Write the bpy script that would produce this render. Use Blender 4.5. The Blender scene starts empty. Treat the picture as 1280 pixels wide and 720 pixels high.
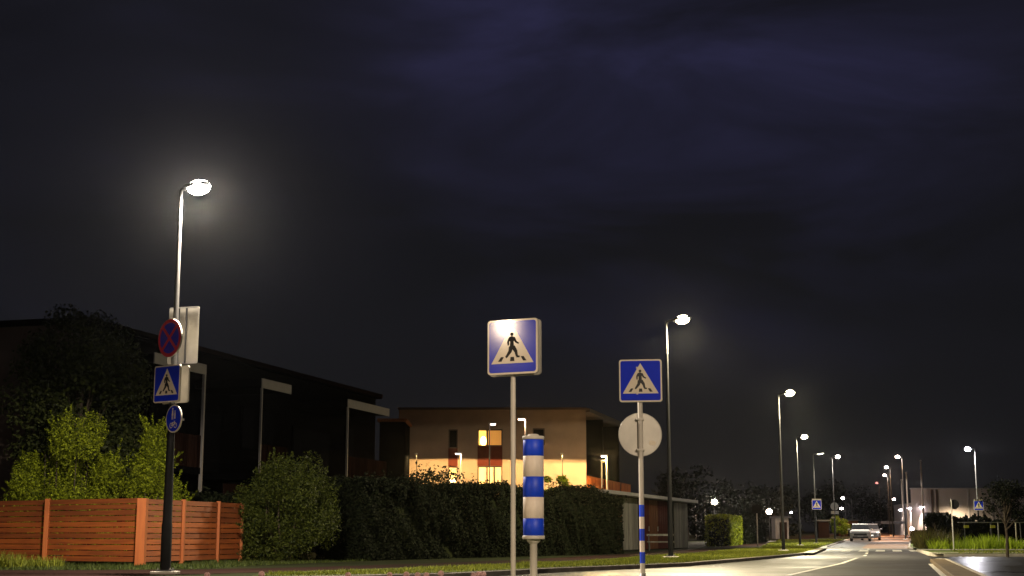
import bpy, math, random
import numpy as np
from mathutils import Vector, Matrix
random.seed(7); RNG = np.random.default_rng(7)
sc = bpy.context.scene
C = sc.collection
R = math.radians
PI = math.pi

# ------------------------------------------------------------------ camera
F = 1760.0; TH = math.atan(310/F); HC = 0.70
cam_d = bpy.data.cameras.new('camera'); cam = bpy.data.objects.new('camera', cam_d); C.objects.link(cam)
cam.location = (0, 0, HC); cam.rotation_euler = (PI/2 + TH, 0, 0)
cam_d.sensor_width = 36; cam_d.lens = 36*F/1280; cam_d.clip_end = 3000; cam_d.clip_start = 0.1
sc.camera = cam

def at(px, py, Y):
    u = (px-640)/F; v = (360-py)/F
    d = (u, math.cos(TH)-v*math.sin(TH), math.sin(TH)+v*math.cos(TH))
    k = Y/d[1]
    return Vector((d[0]*k, Y, HC+d[2]*k))
def gnd(px, py, z=0.0):
    u = (px-640)/F; v = (360-py)/F
    d = (u, math.cos(TH)-v*math.sin(TH), math.sin(TH)+v*math.cos(TH))
    k = (z-HC)/d[2]
    return (d[0]*k, d[1]*k)
def gz(y):
    if y < 80: return 0.0
    if y < 100: return 0.0085*(y-80)**2/40.0
    if y < 260: return 0.0085*(y-90)
    return 0.0085*170
def baseX(px, Y):                      # X of a ground contact seen at column px
    return at(px, 690, Y).x

# ------------------------------------------------------------------ materials
def mat(name, col, rough=0.6, var=0.0, scale=4.0, bump=0.0, metal=0.0, coat=0.0, col2=None, stretch=None, spec=0.5, detail=6):
    m = bpy.data.materials.new(name); m.use_nodes = True
    nt = m.node_tree; b = nt.nodes['Principled BSDF']
    b.inputs['Base Color'].default_value = (*col, 1); b.inputs['Roughness'].default_value = rough
    b.inputs['Metallic'].default_value = metal; b.inputs['Coat Weight'].default_value = coat
    b.inputs['Specular IOR Level'].default_value = spec
    if coat: b.inputs['Coat Roughness'].default_value = 0.075
    tc = nt.nodes.new('ShaderNodeTexCoord'); mp = nt.nodes.new('ShaderNodeMapping')
    nt.links.new(tc.outputs['Object'], mp.inputs['Vector'])
    if stretch: mp.inputs['Scale'].default_value = stretch
    n = nt.nodes.new('ShaderNodeTexNoise'); n.inputs['Scale'].default_value = scale; n.inputs['Detail'].default_value = detail
    nt.links.new(mp.outputs['Vector'], n.inputs['Vector'])
    if var > 0 or col2:
        r = nt.nodes.new('ShaderNodeValToRGB')
        c2 = col2 if col2 else tuple(min(1, c*(1+var)) for c in col)
        c1 = col if col2 else tuple(c*(1-var) for c in col)
        r.color_ramp.elements[0].position = 0.3; r.color_ramp.elements[1].position = 0.7
        r.color_ramp.elements[0].color = (*c1, 1); r.color_ramp.elements[1].color = (*c2, 1)
        nt.links.new(n.outputs['Fac'], r.inputs['Fac']); nt.links.new(r.outputs['Color'], b.inputs['Base Color'])
    if bump:
        bn = nt.nodes.new('ShaderNodeBump'); bn.inputs['Strength'].default_value = bump; bn.inputs['Distance'].default_value = 0.02
        n2 = nt.nodes.new('ShaderNodeTexNoise'); n2.inputs['Scale'].default_value = scale*6; n2.inputs['Detail'].default_value = 5
        nt.links.new(mp.outputs['Vector'], n2.inputs['Vector'])
        nt.links.new(n2.outputs['Fac'], bn.inputs['Height']); nt.links.new(bn.outputs['Normal'], b.inputs['Normal'])
    return m
def emis(name, col, s):
    m = bpy.data.materials.new(name); m.use_nodes = True; b = m.node_tree.nodes['Principled BSDF']
    b.inputs['Base Color'].default_value = (*col, 1); b.inputs['Emission Color'].default_value = (*col, 1)
    b.inputs['Emission Strength'].default_value = s
    return m
def leafmat(name, c1, c2, rough=0.55, trans=0.25):
    m = bpy.data.materials.new(name); m.use_nodes = True; nt = m.node_tree; b = nt.nodes['Principled BSDF']
    g = nt.nodes.new('ShaderNodeNewGeometry'); r = nt.nodes.new('ShaderNodeValToRGB')
    r.color_ramp.elements[0].color = (*c1, 1); r.color_ramp.elements[1].color = (*c2, 1)
    nt.links.new(g.outputs['Random Per Island'], r.inputs['Fac']); nt.links.new(r.outputs['Color'], b.inputs['Base Color'])
    b.inputs['Roughness'].default_value = rough; b.inputs['Specular IOR Level'].default_value = .12
    t = nt.nodes.new('ShaderNodeBsdfTranslucent'); mx = nt.nodes.new('ShaderNodeMixShader'); mx.inputs[0].default_value = trans
    nt.links.new(r.outputs['Color'], t.inputs['Color'])
    nt.links.new(b.outputs[0], mx.inputs[1]); nt.links.new(t.outputs[0], mx.inputs[2])
    nt.links.new(mx.outputs[0], nt.nodes['Material Output'].inputs['Surface'])
    return m

def asphalt(name, c1, c2, r1, r2, spec=.5, bump=.5):
    m = bpy.data.materials.new(name); m.use_nodes = True; nt = m.node_tree; b = nt.nodes['Principled BSDF']
    tc = nt.nodes.new('ShaderNodeTexCoord')
    n = nt.nodes.new('ShaderNodeTexNoise'); n.inputs['Scale'].default_value = 0.35; n.inputs['Detail'].default_value = 8; n.inputs['Roughness'].default_value = .65
    n2 = nt.nodes.new('ShaderNodeTexNoise'); n2.inputs['Scale'].default_value = 45; n2.inputs['Detail'].default_value = 3
    nt.links.new(tc.outputs['Object'], n.inputs['Vector']); nt.links.new(tc.outputs['Object'], n2.inputs['Vector'])
    r = nt.nodes.new('ShaderNodeValToRGB'); r.color_ramp.elements[0].position = .35; r.color_ramp.elements[1].position = .65
    r.color_ramp.elements[0].color = (*c1, 1); r.color_ramp.elements[1].color = (*c2, 1)
    nt.links.new(n.outputs['Fac'], r.inputs['Fac'])
    mx = nt.nodes.new('ShaderNodeMixRGB'); mx.blend_type = 'MULTIPLY'; mx.inputs[0].default_value = .6
    nt.links.new(r.outputs['Color'], mx.inputs[1]); nt.links.new(n2.outputs['Fac'], mx.inputs[2])
    nt.links.new(mx.outputs['Color'], b.inputs['Base Color']); b.inputs['Specular IOR Level'].default_value = spec
    mr = nt.nodes.new('ShaderNodeMapRange'); mr.inputs['From Min'].default_value = .35; mr.inputs['From Max'].default_value = .65
    mr.inputs['To Min'].default_value = r1; mr.inputs['To Max'].default_value = r2
    nt.links.new(n.outputs['Fac'], mr.inputs['Value']); nt.links.new(mr.outputs['Result'], b.inputs['Roughness'])
    bn = nt.nodes.new('ShaderNodeBump'); bn.inputs['Strength'].default_value = bump; bn.inputs['Distance'].default_value = .006
    nt.links.new(n2.outputs['Fac'], bn.inputs['Height']); nt.links.new(bn.outputs['Normal'], b.inputs['Normal'])
    return m

M = {}
M['asphalt'] = asphalt('pale_worn_asphalt', (.026,.025,.023), (.070,.066,.057), .36, .62, .4)
M['asphaltd'] = asphalt('dark_asphalt', (.016,.015,.016), (.034,.031,.030), .5, .7, .22)
M['asphalt2'] = asphalt('side_asphalt', (.018,.018,.019), (.032,.032,.033), .26, .36, .7, .08)
M['redroad'] = asphalt('reddish_brown_road', (.09,.045,.02), (.15,.075,.035), .5, .75)
M['path'] = asphalt('reddish_path', (.022,.011,.009), (.034,.017,.013), .7, .9, .04)
M['soil'] = mat('soil_and_shaded_grass', (.008,.011,.004), .95, col2=(.022,.026,.010), scale=.6, bump=.5, spec=.05)
M['turf'] = mat('verge_turf', (.035,.05,.012), .9, col2=(.08,.10,.025), scale=1.3, bump=.6, spec=.08)
M['kerb'] = mat('kerb_concrete', (.16,.14,.12), .8, var=.35, scale=3, bump=.4)
M['conc'] = mat('pale_concrete', (.38,.35,.30), .8, var=.25, scale=2, bump=.3)
M['tan'] = mat('island_stone', (.13,.09,.045), .8, var=.35, scale=2, bump=.4)
M['paint'] = mat('road_paint', (.75,.72,.64), .55, var=.25, scale=7)
M['steel'] = mat('galvanised_steel', (.42,.41,.40), .42, var=.14, scale=9, metal=.55)
M['offwhite'] = mat('cream_painted_pole', (.62,.57,.49), .5, var=.16, scale=5, stretch=(1,1,.25), bump=.1)
M['shaft'] = mat('lamp_shaft_steel', (.065,.063,.06), .6, var=.15, scale=9, spec=.3)
M['black'] = mat('black_paint_and_shade', (.008,.008,.009), .8, var=.3, scale=5, spec=.2)
M['dgrey'] = mat('dark_grey_metal', (.05,.05,.055), .5, var=.2, scale=5)
M['signwhite'] = mat('sign_white_sheeting', (.82,.71,.54), .45, var=.05, scale=8, coat=.6)
M['signblue'] = mat('sign_blue_sheeting', (.004,.028,.66), .5, var=.08, scale=5, coat=.55, spec=.15)
M['signblue2'] = mat('sign_violet_blue_sheeting', (.05,.035,.75), .5, var=.08, scale=5, coat=.3)
M['bolblue'] = mat('bollard_blue_band', (.005,.055,.72), .5, var=.22, scale=5, stretch=(1,1,.4))
M['bolwhite'] = mat('bollard_white_band', (.80,.69,.58), .55, var=.14, scale=5, stretch=(1,1,.4), bump=.1)
M['signred'] = mat('sign_red_sheeting', (.95,.04,.07), .4, var=.08, scale=8, coat=.4)
M['signblack'] = mat('sign_black_sheeting', (.02,.018,.018), .5, var=.1)
M['signback'] = mat('sign_back_aluminium', (.50,.47,.41), .45, var=.12, scale=4, metal=.25)
M['wood'] = mat('red_stained_board', (.18,.040,.006), .7, col2=(.31,.076,.009), scale=2.2, stretch=(.5,.5,7), bump=.35)
M['woodpost'] = mat('red_stained_post', (.27,.066,.010), .6, col2=(.35,.095,.015), scale=3, stretch=(6,6,.6), bump=.3)
M['leafy'] = leafmat('thuja_leaves', (.020,.034,.004), (.33,.39,.022))
M['leafd'] = leafmat('dark_tree_leaves', (.012,.018,.006), (.05,.06,.016))
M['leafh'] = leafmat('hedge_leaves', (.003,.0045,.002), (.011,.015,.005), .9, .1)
M['leafb'] = leafmat('rounded_bush_leaves', (.010,.018,.004), (.075,.09,.014))
M['leafr'] = leafmat('bright_leaves', (.07,.11,.012), (.26,.34,.03))
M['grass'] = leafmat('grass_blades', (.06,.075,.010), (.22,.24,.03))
M['grassd'] = leafmat('shaded_grass_blades', (.02,.032,.008), (.07,.09,.02))  # darker copy of the grass, shade put into the blade colour
M['grassl'] = leafmat('lush_weeds', (.17,.26,.015), (.42,.55,.04))
M['grassb'] = leafmat('dry_brown_grass', (.05,.045,.014), (.13,.12,.035))
M['bark'] = mat('bark', (.06,.045,.03), .9, var=.4, scale=12, bump=.6, stretch=(3,3,.6))
M['petal'] = mat('pink_petals', (.62,.42,.40), .7, var=.25, scale=60)
M['wallbrown'] = mat('beige_render', (.25,.18,.14), .85, var=.10, scale=1.5, bump=.15)
M['wallgable'] = mat('brown_render', (.10,.075,.062), .85, var=.15, scale=1.2, bump=.15)
M['walldark'] = mat('dark_cladding', (.0028,.0028,.0032), .8, var=.2, scale=1.5, stretch=(1,1,.2), spec=0.0)
M['fascia'] = mat('pale_fascia', (.34,.31,.30), .7, var=.1, scale=2)
M['timber'] = mat('timber_cladding', (.16,.065,.03), .9, var=.35, scale=3, stretch=(8,8,.5), spec=.04)
M['timberd'] = mat('dark_timber_cladding', (.016,.008,.006), .8, var=.35, scale=3, stretch=(8,8,.5), spec=0.0)
M['orangewood'] = mat('orange_railing_wood', (.36,.10,.025), .9, var=.3, scale=3, stretch=(8,8,.5), spec=.02)
M['redpanel'] = mat('dark_red_panel', (.085,.020,.014), .9, var=.15, scale=3, spec=.04)
M['glass'] = mat('dark_window_glass', (.006,.0065,.008), .25, var=.1, spec=.02)
M['darkpane'] = mat('unlit_window_pane', (.006,.0065,.008), .5, var=.1, spec=0.0)
M['pale_edge'] = mat('pale_post_and_lit_edge', (.24,.22,.21), .7, var=.06)
M['frame'] = mat('dark_window_frame', (.05,.03,.022), .6, var=.1)
M['hall'] = mat('pale_hall_wall', (.36,.31,.285), .85, var=.06, scale=.4, bump=.1)
M['wingw'] = mat('white_wing_wall', (.55,.50,.47), .8, var=.06, scale=.5, bump=.1)
M['shedpale'] = mat('weathered_pale_panel', (.33,.31,.28), .85, col2=(.20,.19,.175), scale=2.5, stretch=(3,3,.5), spec=.06)
M['winlit'] = emis('lit_curtain', (1.0,.62,.12), 1.6)
M['winlit2'] = emis('lit_room', (1.0,.42,.08), .45)
M['winlit3'] = emis('lit_pale_room', (1.0,.72,.36), .30)
M['carw'] = mat('white_car_paint', (.62,.62,.60), .3, var=.03, coat=1)
M['card'] = mat('dark_car_trim', (.02,.02,.022), .5, var=.2)
M['carg'] = mat('grey_car_paint', (.10,.10,.11), .3, var=.03, coat=1)
M['carglass'] = mat('car_glass', (.012,.013,.015), .06, spec=.8)
M['tyre'] = mat('tyre_rubber', (.02,.02,.02), .85, var=.2)
M['chrome'] = mat('alloy', (.5,.5,.5), .25, metal=1, var=.05)
M['lensoff'] = mat('lamp_lens_clear', (.6,.6,.62), .1, spec=.8, var=.02)
M['yellowcap'] = mat('yellow_cap', (.6,.55,.05), .5, var=.1)
M['plate'] = mat('number_plate_white', (.6,.6,.58), .5, var=.05)

def tint(mname, lo, hi):
    nt=M[mname].node_tree; b=nt.nodes['Principled BSDF']; g=nt.nodes.new('ShaderNodeNewGeometry'); mr=nt.nodes.new('ShaderNodeMapRange')
    mr.inputs['To Min'].default_value=lo; mr.inputs['To Max'].default_value=hi; nt.links.new(g.outputs['Random Per Island'],mr.inputs['Value'])
    src=b.inputs['Base Color'].links[0].from_socket; mx=nt.nodes.new('ShaderNodeMixRGB'); mx.blend_type='MULTIPLY'; mx.inputs[0].default_value=1
    nt.links.new(src,mx.inputs[1]); nt.links.new(mr.outputs['Result'],mx.inputs[2]); nt.links.new(mx.outputs['Color'],b.inputs['Base Color'])
tint('wood',.62,1.15); tint('timberd',.6,1.4); tint('orangewood',.7,1.2); tint('shedpale',.6,1.15)
# ------------------------------------------------------------------ mesh builder
class MB:
    def __init__(s): s.v=[]; s.f=[]; s.m=[]; s.mats=[]; s.smooth=[]
    def mi(s, m):
        if m not in s.mats: s.mats.append(m)
        return s.mats.index(m)
    def add(s, vs, fs, m, T=None, smooth=False):
        o = len(s.v); k = s.mi(m)
        for p in vs: s.v.append(tuple(T @ Vector(p)) if T is not None else tuple(p))
        for f in fs: s.f.append(tuple(i+o for i in f)); s.m.append(k); s.smooth.append(smooth)
        return s
    def box(s, c, size, m, T=None, bev=0):
        x,y,z = [a/2 for a in size]; cx,cy,cz = c
        vs = [(cx+i*x, cy+j*y, cz+k*z) for k in (-1,1) for j in (-1,1) for i in (-1,1)]
        fs = [(0,2,3,1),(4,5,7,6),(0,1,5,4),(2,6,7,3),(0,4,6,2),(1,3,7,5)]
        return s.add(vs, fs, m, T)
    def prism(s, poly, y0, y1, m, T=None):          # polygon in x,z ; extruded y0..y1
        n = len(poly)
        vs = [(x,y0,z) for x,z in poly]+[(x,y1,z) for x,z in poly]
        fs = [tuple(range(n)), tuple(range(2*n-1,n-1,-1))]+[(i,i+n,(i+1)%n+n,(i+1)%n) for i in range(n)]
        return s.add(vs, fs, m, T)
    def slab(s, poly, z0, z1, m, T=None):           # polygon in x,y
        n = len(poly)
        vs = [(x,y,z0) for x,y in poly]+[(x,y,z1) for x,y in poly]
        fs = [tuple(range(n-1,-1,-1)), tuple(range(n,2*n))]+[(i,(i+1)%n,(i+1)%n+n,i+n) for i in range(n)]
        return s.add(vs, fs, m, T)
    def tube(s, pts, rad, m, n=12, T=None, smooth=True, caps=True):
        pts = [Vector(p) for p in pts]
        if not hasattr(rad,'__len__'): rad = [rad]*len(pts)
        vs=[]; fs=[]
        for i,p in enumerate(pts):
            d = (pts[min(i+1,len(pts)-1)]-pts[max(i-1,0)]).normalized()
            a = Vector((1,0,0)) if abs(d.x)<.9 else Vector((0,1,0))
            u = d.cross(a).normalized(); w = d.cross(u)
            for k in range(n):
                t = 2*PI*k/n; vs.append(p+(u*math.cos(t)+w*math.sin(t))*rad[i])
        for i in range(len(pts)-1):
            for k in range(n):
                a=i*n+k; b=i*n+(k+1)%n; fs.append((a,b,b+n,a+n))
        s.add(vs, fs, m, T, smooth)
        if caps:
            L=(len(pts)-1)*n
            s.add(vs[:n], [tuple(range(n-1,-1,-1))], m, T); s.add(vs[L:], [tuple(range(n))], m, T)
        return s
    def lathe(s, prof, m, n=24, T=None, smooth=True):   # list of (r,z)
        vs=[]; fs=[]
        for r,z in prof:
            for k in range(n): vs.append((r*math.cos(2*PI*k/n), r*math.sin(2*PI*k/n), z))
        for i in range(len(prof)-1):
            for k in range(n):
                a=i*n+k; b=i*n+(k+1)%n; fs.append((a,b,b+n,a+n))
        return s.add(vs, fs, m, T, smooth)
    def ell(s, c, r, m, n=12, T=None, zlo=-1):
        vs=[]; fs=[]; k=8
        for i in range(k+1):
            t = -PI/2+PI*i/k
            for j in range(n):
                vs.append((c[0]+r[0]*math.cos(t)*math.cos(2*PI*j/n), c[1]+r[1]*math.cos(t)*math.sin(2*PI*j/n), c[2]+r[2]*math.sin(t)))
        for i in range(k):
            for j in range(n):
                a=i*n+j; b=i*n+(j+1)%n; fs.append((a,b,b+n,a+n))
        return s.add(vs, fs, m, T, True)
    def build(s, name, parent=None, loc=None, bevel=0):
        me = bpy.data.meshes.new(name); me.from_pydata(s.v, [], s.f)
        for m in s.mats: me.materials.append(M[m] if isinstance(m,str) else m)
        me.polygons.foreach_set('material_index', s.m); me.polygons.foreach_set('use_smooth', s.smooth)
        me.update()
        o = bpy.data.objects.new(name, me); C.objects.link(o)
        if parent: o.parent = parent
        if loc: o.location = loc
        if bevel:
            b = o.modifiers.new('bevel','BEVEL'); b.width=bevel; b.segments=2; b.limit_method='ANGLE'
        return o

def rrect(cx, cz, w, h, r, n=5):
    out=[]
    for sx,sz,a0 in ((1,-1,-90),(1,1,0),(-1,1,90),(-1,-1,180)):
        for k in range(n+1):
            a=R(a0+90*k/n); out.append((cx+sx*(w/2-r)+r*math.cos(a), cz+sz*(h/2-r)+r*math.sin(a)))
    return out
def circ(cx, cz, r, n=28): return [(cx+r*math.cos(2*PI*k/n), cz+r*math.sin(2*PI*k/n)) for k in range(n)]
def seg(p, q, w0, w1):
    p=Vector(p); q=Vector(q); d=(q-p).normalized(); n=Vector((-d.y,d.x))
    return [tuple(p-n*w0), tuple(q-n*w1), tuple(q+n*w1), tuple(p+n*w0)]

def tag(o, label=None, cat=None, group=None, kind=None):
    if label: o['label']=label
    if cat: o['category']=cat
    if group: o['group']=group
    if kind: o['kind']=kind
    return o
def thing(name, loc, label, cat, rz=0, group=None):
    o = bpy.data.objects.new(name, None); C.objects.link(o); o.location=loc; o.rotation_euler=(0,0,rz)
    o.empty_display_size=.2
    return tag(o, label, cat, group)

def copy_tree(o, parent=None):
    c = o.copy(); C.objects.link(c); c.parent = parent
    for ch in [x for x in C.objects if x.parent == o]: copy_tree(ch, c)
    return c

def spot(loc, power, col, aim=(0,0,-1), size=150, blend=.4, rad=.12, parent=None, name='lamp_light'):
    l = bpy.data.lights.new(name,'SPOT'); l.energy=power; l.color=col; l.spot_size=R(size); l.spot_blend=blend; l.shadow_soft_size=rad
    o = bpy.data.objects.new(name, l); C.objects.link(o); o.location=loc
    o.rotation_euler = Vector(aim).to_track_quat('-Z','Y').to_euler()
    return o

# ------------------------------------------------------------------ ground, roads, kerbs (the setting)
def strip(name, rows, m, dz=0.0, sub=3, kind='structure', parent=None):
    """rows: list of (y, xl, xr) -> sheet following the terrain"""
    b = MB(); vs=[]; fs=[]
    R2=[]
    for i in range(len(rows)-1):
        y0,l0,r0=rows[i]; y1,l1,r1=rows[i+1]
        n=max(1,int(abs(y1-y0)/4))
        for k in range(n):
            t=k/n; R2.append((y0+(y1-y0)*t,l0+(l1-l0)*t,r0+(r1-r0)*t))
    R2.append(rows[-1])
    for y,l,r in R2:
        for k in range(sub+1): vs.append((l+(r-l)*k/sub, y, gz(y)+dz))
    for i in range(len(R2)-1):
        for k in range(sub):
            a=i*(sub+1)+k; fs.append((a,a+1,a+sub+2,a+sub+1))
    b.add(vs,fs,m)
    o=b.build(name,parent)
    if kind: tag(o,kind=kind)
    return o

strip('ground', [(-60,-400,400),(80,-400,400),(100,-400,400),(260,-400,400),(900,-700,700)], 'soil', dz=-.20)
# left kerb line
KL=[]
for px,py in ((569,716.5),(620,713.8),(695,710),(800,706),(860,703.5),(934,697.5),(979,693.8),(1007,691)):
    x,y = gnd(px,py,0.0); KL.append((x,y))
KL = [(-60,12),(-30,17),(-16,20.5),(-8,23.2),(-3.6,25.3)] + KL + [(20.6,94.0),(30.6,131.0),(67.0,262.0)]
def XL(y):
    for i in range(len(KL)-1):
        (x0,y0),(x1,y1)=KL[i],KL[i+1]
        if y0<=y<=y1: return x0+(x1-x0)*(y-y0)/(y1-y0)
    return KL[0][0] if y<KL[0][1] else KL[-1][0]
RK=[(1.2,0.0),(6.75,20.4),(13.2,44.5),(17.8,61.5),(26.0,94.0),(36.4,131.0),(73.5,262.0)]
def XR(y):
    for i in range(len(RK)-1):
        (x0,y0),(x1,y1)=RK[i],RK[i+1]
        if y0<=y<=y1: return x0+(x1-x0)*(y-y0)/(y1-y0)
    return RK[0][0] if y<0 else RK[-1][0]
ys=[-40,0,12,17,20.5,23.2,25.3,27,28.9,32,36,40,46,53,61,70,80,83]
strip('road', [(y, XL(y)-.0 if y>12 else -60, XR(y)) for y in ys], 'asphalt', dz=-.10)
ys2=[83,94,105,131,160,200,262]
strip('far_road', [(y, XL(y), XR(y)) for y in ys2[:3]]+[(y, XL(y), XR(y)) for y in ys2[3:]], 'asphalt', dz=-.10)
strip('reddish_lane', [(88,XR(88)-2.9,XR(88)),(94,XR(94)-3.0,XR(94)),(131,XR(131)-3.4,XR(131)+.4),(180,XR(180)-4.4,XR(180)+4),(250,XR(250)-6,XR(250)+6)], 'redroad', dz=-.094)  # reddish-brown strip along the far road
strip('left_verge', [(12,-200,-60)]+[(y, -200 , XL(y)-.14) for y in (17,20.5,23.2,25.3,27,28.9,32,36,40,46,53,61)]+[(y,-300,XL(y)-.14) for y in (64,80,94,131,200,262)], 'soil', dz=0.0, sub=4)  # dark soil instead of turf: the unlit ground is put into the colour
VT=[(y,l,XL(y)-.14) for y,l in ((25.4,-4.6),(28.0,-4.4),(29.6,-3.6),(31.9,-2.3),(36,-.3),(42,2.3),(57,6.7),(86,14.4),(92,16))]
strip('verge_turf', VT, 'turf', dz=.012)
strip('side_road', [(-40,XR(0)+.02,120),(0,XR(0)+.02,120),(20.4,XR(20.4)+.02,120),(44.5,XR(44.5)+.02,120),(57,XR(57)+.02,120)], 'asphalt2', dz=-.104)
strip('right_verge', [(57.15,XR(57.15)+.3,160),(61.5,XR(61.5)+.16,160),(80,XR(80)+.16,200),(94,XR(94)+.16,260),(131,XR(131)+.16,300),(262,XR(262)+.16,400)], 'turf', dz=0.0, sub=4)

def kerb_line(name, pts, w=.14, h=.11, m='kerb', top=0.0):
    b=MB(); vs=[]; fs=[]
    dense=[]
    for i in range(len(pts)-1):
        (x0,y0),(x1,y1)=pts[i],pts[i+1]; L=math.hypot(x1-x0,y1-y0); n=max(1,int(L/4))
        dense += [(x0+(x1-x0)*k/n, y0+(y1-y0)*k/n) for k in range(n)]
    dense.append(pts[-1])
    for i,(x,y) in enumerate(dense):
        a=dense[max(i-1,0)]; c=dense[min(i+1,len(dense)-1)]
        dx,dy=c[0]-a[0],c[1]-a[1]; L=math.hypot(dx,dy); nx,ny=-dy/L,dx/L
        z=gz(y)+top+.006
        vs += [(x,y,z-h-.03),(x+nx*.02,y+ny*.02,z-.012),(x+nx*.032,y+ny*.032,z),(x+nx*w,y+ny*w,z),(x+nx*w,y+ny*w,z-h-.03)]
    for i in range(len(dense)-1):
        for k in range(4):
            a=i*5+k; fs.append((a,a+5,a+6,a+1))
    b.add(vs,fs,m); o=b.build(name); return tag(o,kind='structure')
kerb_line('kerb', KL[1:13])
kerb_line('kerb', [(XL(92),92),(30.6,131),(67,262)])
kerb_line('kerb', [(120,57),(60,57),(17.2,57),(17.4,59),(17.9,61.6),(XR(76),76)][::-1], m='conc')
kerb_line('kerb', [(XR(262),262),(XR(131),131),(XR(94),94),(XR(83),83)])
# dropped kerb apron by the crossing lamp
strip('dropped_kerb_apron', [(60,XL(60)-.6,XL(60)+.4),(70,XL(70)-.9,XL(70)+.3),(82,XL(82)-1.0,XL(82)+.3),(91,XL(91)-.7,XL(91)+.2)], 'conc', dz=.006)
strip('right_footpath', [(72.5,XR(72.5)+.2,150),(77.0,XR(77)+.2,150)], 'conc', dz=.006)
strip('right_kerb_slab', [(60.5,XR(60.5)+.3,29),(61.3,XR(61.3)+.3,29)], 'conc', dz=.006)
# narrow raised median on the right
mp=[(6.75,20.4),(13.2,44.5)]
b=MB(); z=.0
b.slab([(5.2,15.0),(5.75,15.0),(7.0,20.4),(13.35,44.2),(13.25,44.9),(13.0,44.6),(12.9,44.2),(6.45,20.4)], -.14, 0.0, 'tan')
b.slab([(7.02,20.4),(7.10,20.4),(13.45,44.2),(13.35,44.9),(13.26,44.9),(13.36,44.2)], -.14, .012, 'conc')
tag(b.build('median_kerb',bevel=.02),kind='structure')
# footpath on the left, behind the verge
PC=[(-60,26.6,5.6),(-30,26.7,5.4),(-12,26.9,5.2),(-8,27.2,4.8),(-5.6,29.2,2.9),(-3.6,31.9,2.2),(-1.4,36.0,2.0),(1.2,42,2.0),(5.6,57,2.0),(13.2,86,2.2),(24,125,2.2),(58,250,2.2)]
b=MB(); vs=[]; fs=[]
for i,(x,y,w) in enumerate(PC):
    a=PC[max(i-1,0)]; c=PC[min(i+1,len(PC)-1)]; dx,dy=c[0]-a[0],c[1]-a[1]; L=math.hypot(dx,dy); nx,ny=-dy/L,dx/L
    vs+=[(x-nx*w/2,y-ny*w/2,gz(y)+.008),(x+nx*w/2,y+ny*w/2,gz(y)+.008)]
for i in range(len(PC)-1): fs.append((2*i,2*i+2,2*i+3,2*i+1))
b.add(vs,fs,'path'); tag(b.build('footpath'),kind='structure')
# markings
def quadline(b,p,q,w,dz=-.094):
    p=Vector(p);q=Vector(q);d=(q-p).normalized();n=Vector((-d.y,d.x))*w/2
    b.add([(a.x,a.y,gz(a.y)+dz) for a in (p-n,p+n,q+n,q-n)],[(3,2,1,0)],'paint')
b=MB()
c=[gnd(985,718.8,-.09),gnd(1020,711,-.09),gnd(1052,704,-.09),gnd(1072,697,-.09)]
for i in range(3): quadline(b,c[i],c[i+1],.12)
for s0 in (58,66,74,86,95,110,125):
    quadline(b,(XR(s0)-2.6,s0),(XR(s0+3)-2.6,s0+3),.12)
 
quadline(b,(5.6,17.5),(12.1,41.5),.12)
tag(b.build('lane_markings'),kind='structure')
dk=[(c[0][0]+.1,c[0][1]-14),(c[0][0],c[0][1]),c[1],c[2],c[3]]+[(XR(y)-2.6,y) for y in (58,70,83)]
strip('dark_lane', [(y, x+.09, XR(y)-.02) for x,y in dk], 'asphaltd', dz=-.097)
strip('dark_lane', [(y, XR(y)-2.5, XR(y)-.02) for y in (83.01,87.9)], 'asphaltd', dz=-.097)
b=MB()
x0=XL(79)+.3
for k in range(6):
    x=x0+k*.92; quadline(b,(x+.1,74.6),(x+.1+2.1,82.6),.48)
tag(b.build('zebra_crossing_markings'),kind='structure')
# islands under the near posts (just below the frame)
def island(cx,cy,rx,ry,ang,name='traffic_island'):
    b=MB(); T=Matrix.Translation((cx,cy,0))@Matrix.Rotation(ang,4,'Z')
    o=[(rx*math.cos(t)*abs(math.cos(t))**-.2 if abs(math.cos(t))>.05 else 0, ry*math.sin(t)) for t in [2*PI*k/28+.01 for k in range(28)]]
    b.slab([(x,y) for x,y in o],-.14,.0,'kerb',T); b.slab([(x*.9,y*.94) for x,y in o],-.1,.004,'turf',T)
    return tag(b.build(name),kind='structure')
island(-1.2,16.2,4.6,2.6,0); island(2.4,22.2,1.0,2.0,-.25)

# ------------------------------------------------------------------ vegetation
def leaf_mesh(name, P, N, size, m, parent=None, aspect=.55, jitter=.9):
    """P: (n,3) leaf centres; N: outward dirs"""
    n=len(P)
    d = N + RNG.normal(0,jitter,(n,3)); d/= np.linalg.norm(d,axis=1)[:,None]+1e-9
    a = RNG.normal(0,1,(n,3)); u=np.cross(d,a); u/=np.linalg.norm(u,axis=1)[:,None]+1e-9
    w=np.cross(d,u)
    s=(size*RNG.uniform(.6,1.4,n))[:,None]
    V=np.empty((n,4,3)); V[:,0]=P-u*s; V[:,1]=P+w*s*aspect; V[:,2]=P+u*s; V[:,3]=P-w*s*aspect
    me=bpy.data.meshes.new(name)
    me.vertices.add(4*n); me.loops.add(4*n); me.polygons.add(n)
    me.vertices.foreach_set('co',V.reshape(-1)); me.loops.foreach_set('vertex_index',np.arange(4*n,dtype=np.int32))
    me.polygons.foreach_set('loop_start',np.arange(0,4*n,4,dtype=np.int32)); me.polygons.foreach_set('loop_total',np.full(n,4,dtype=np.int32))
    me.materials.append(M[m]); me.update(calc_edges=True); me.validate()
    o=bpy.data.objects.new(name,me); C.objects.link(o)
    if parent: o.parent=parent
    return o
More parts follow.
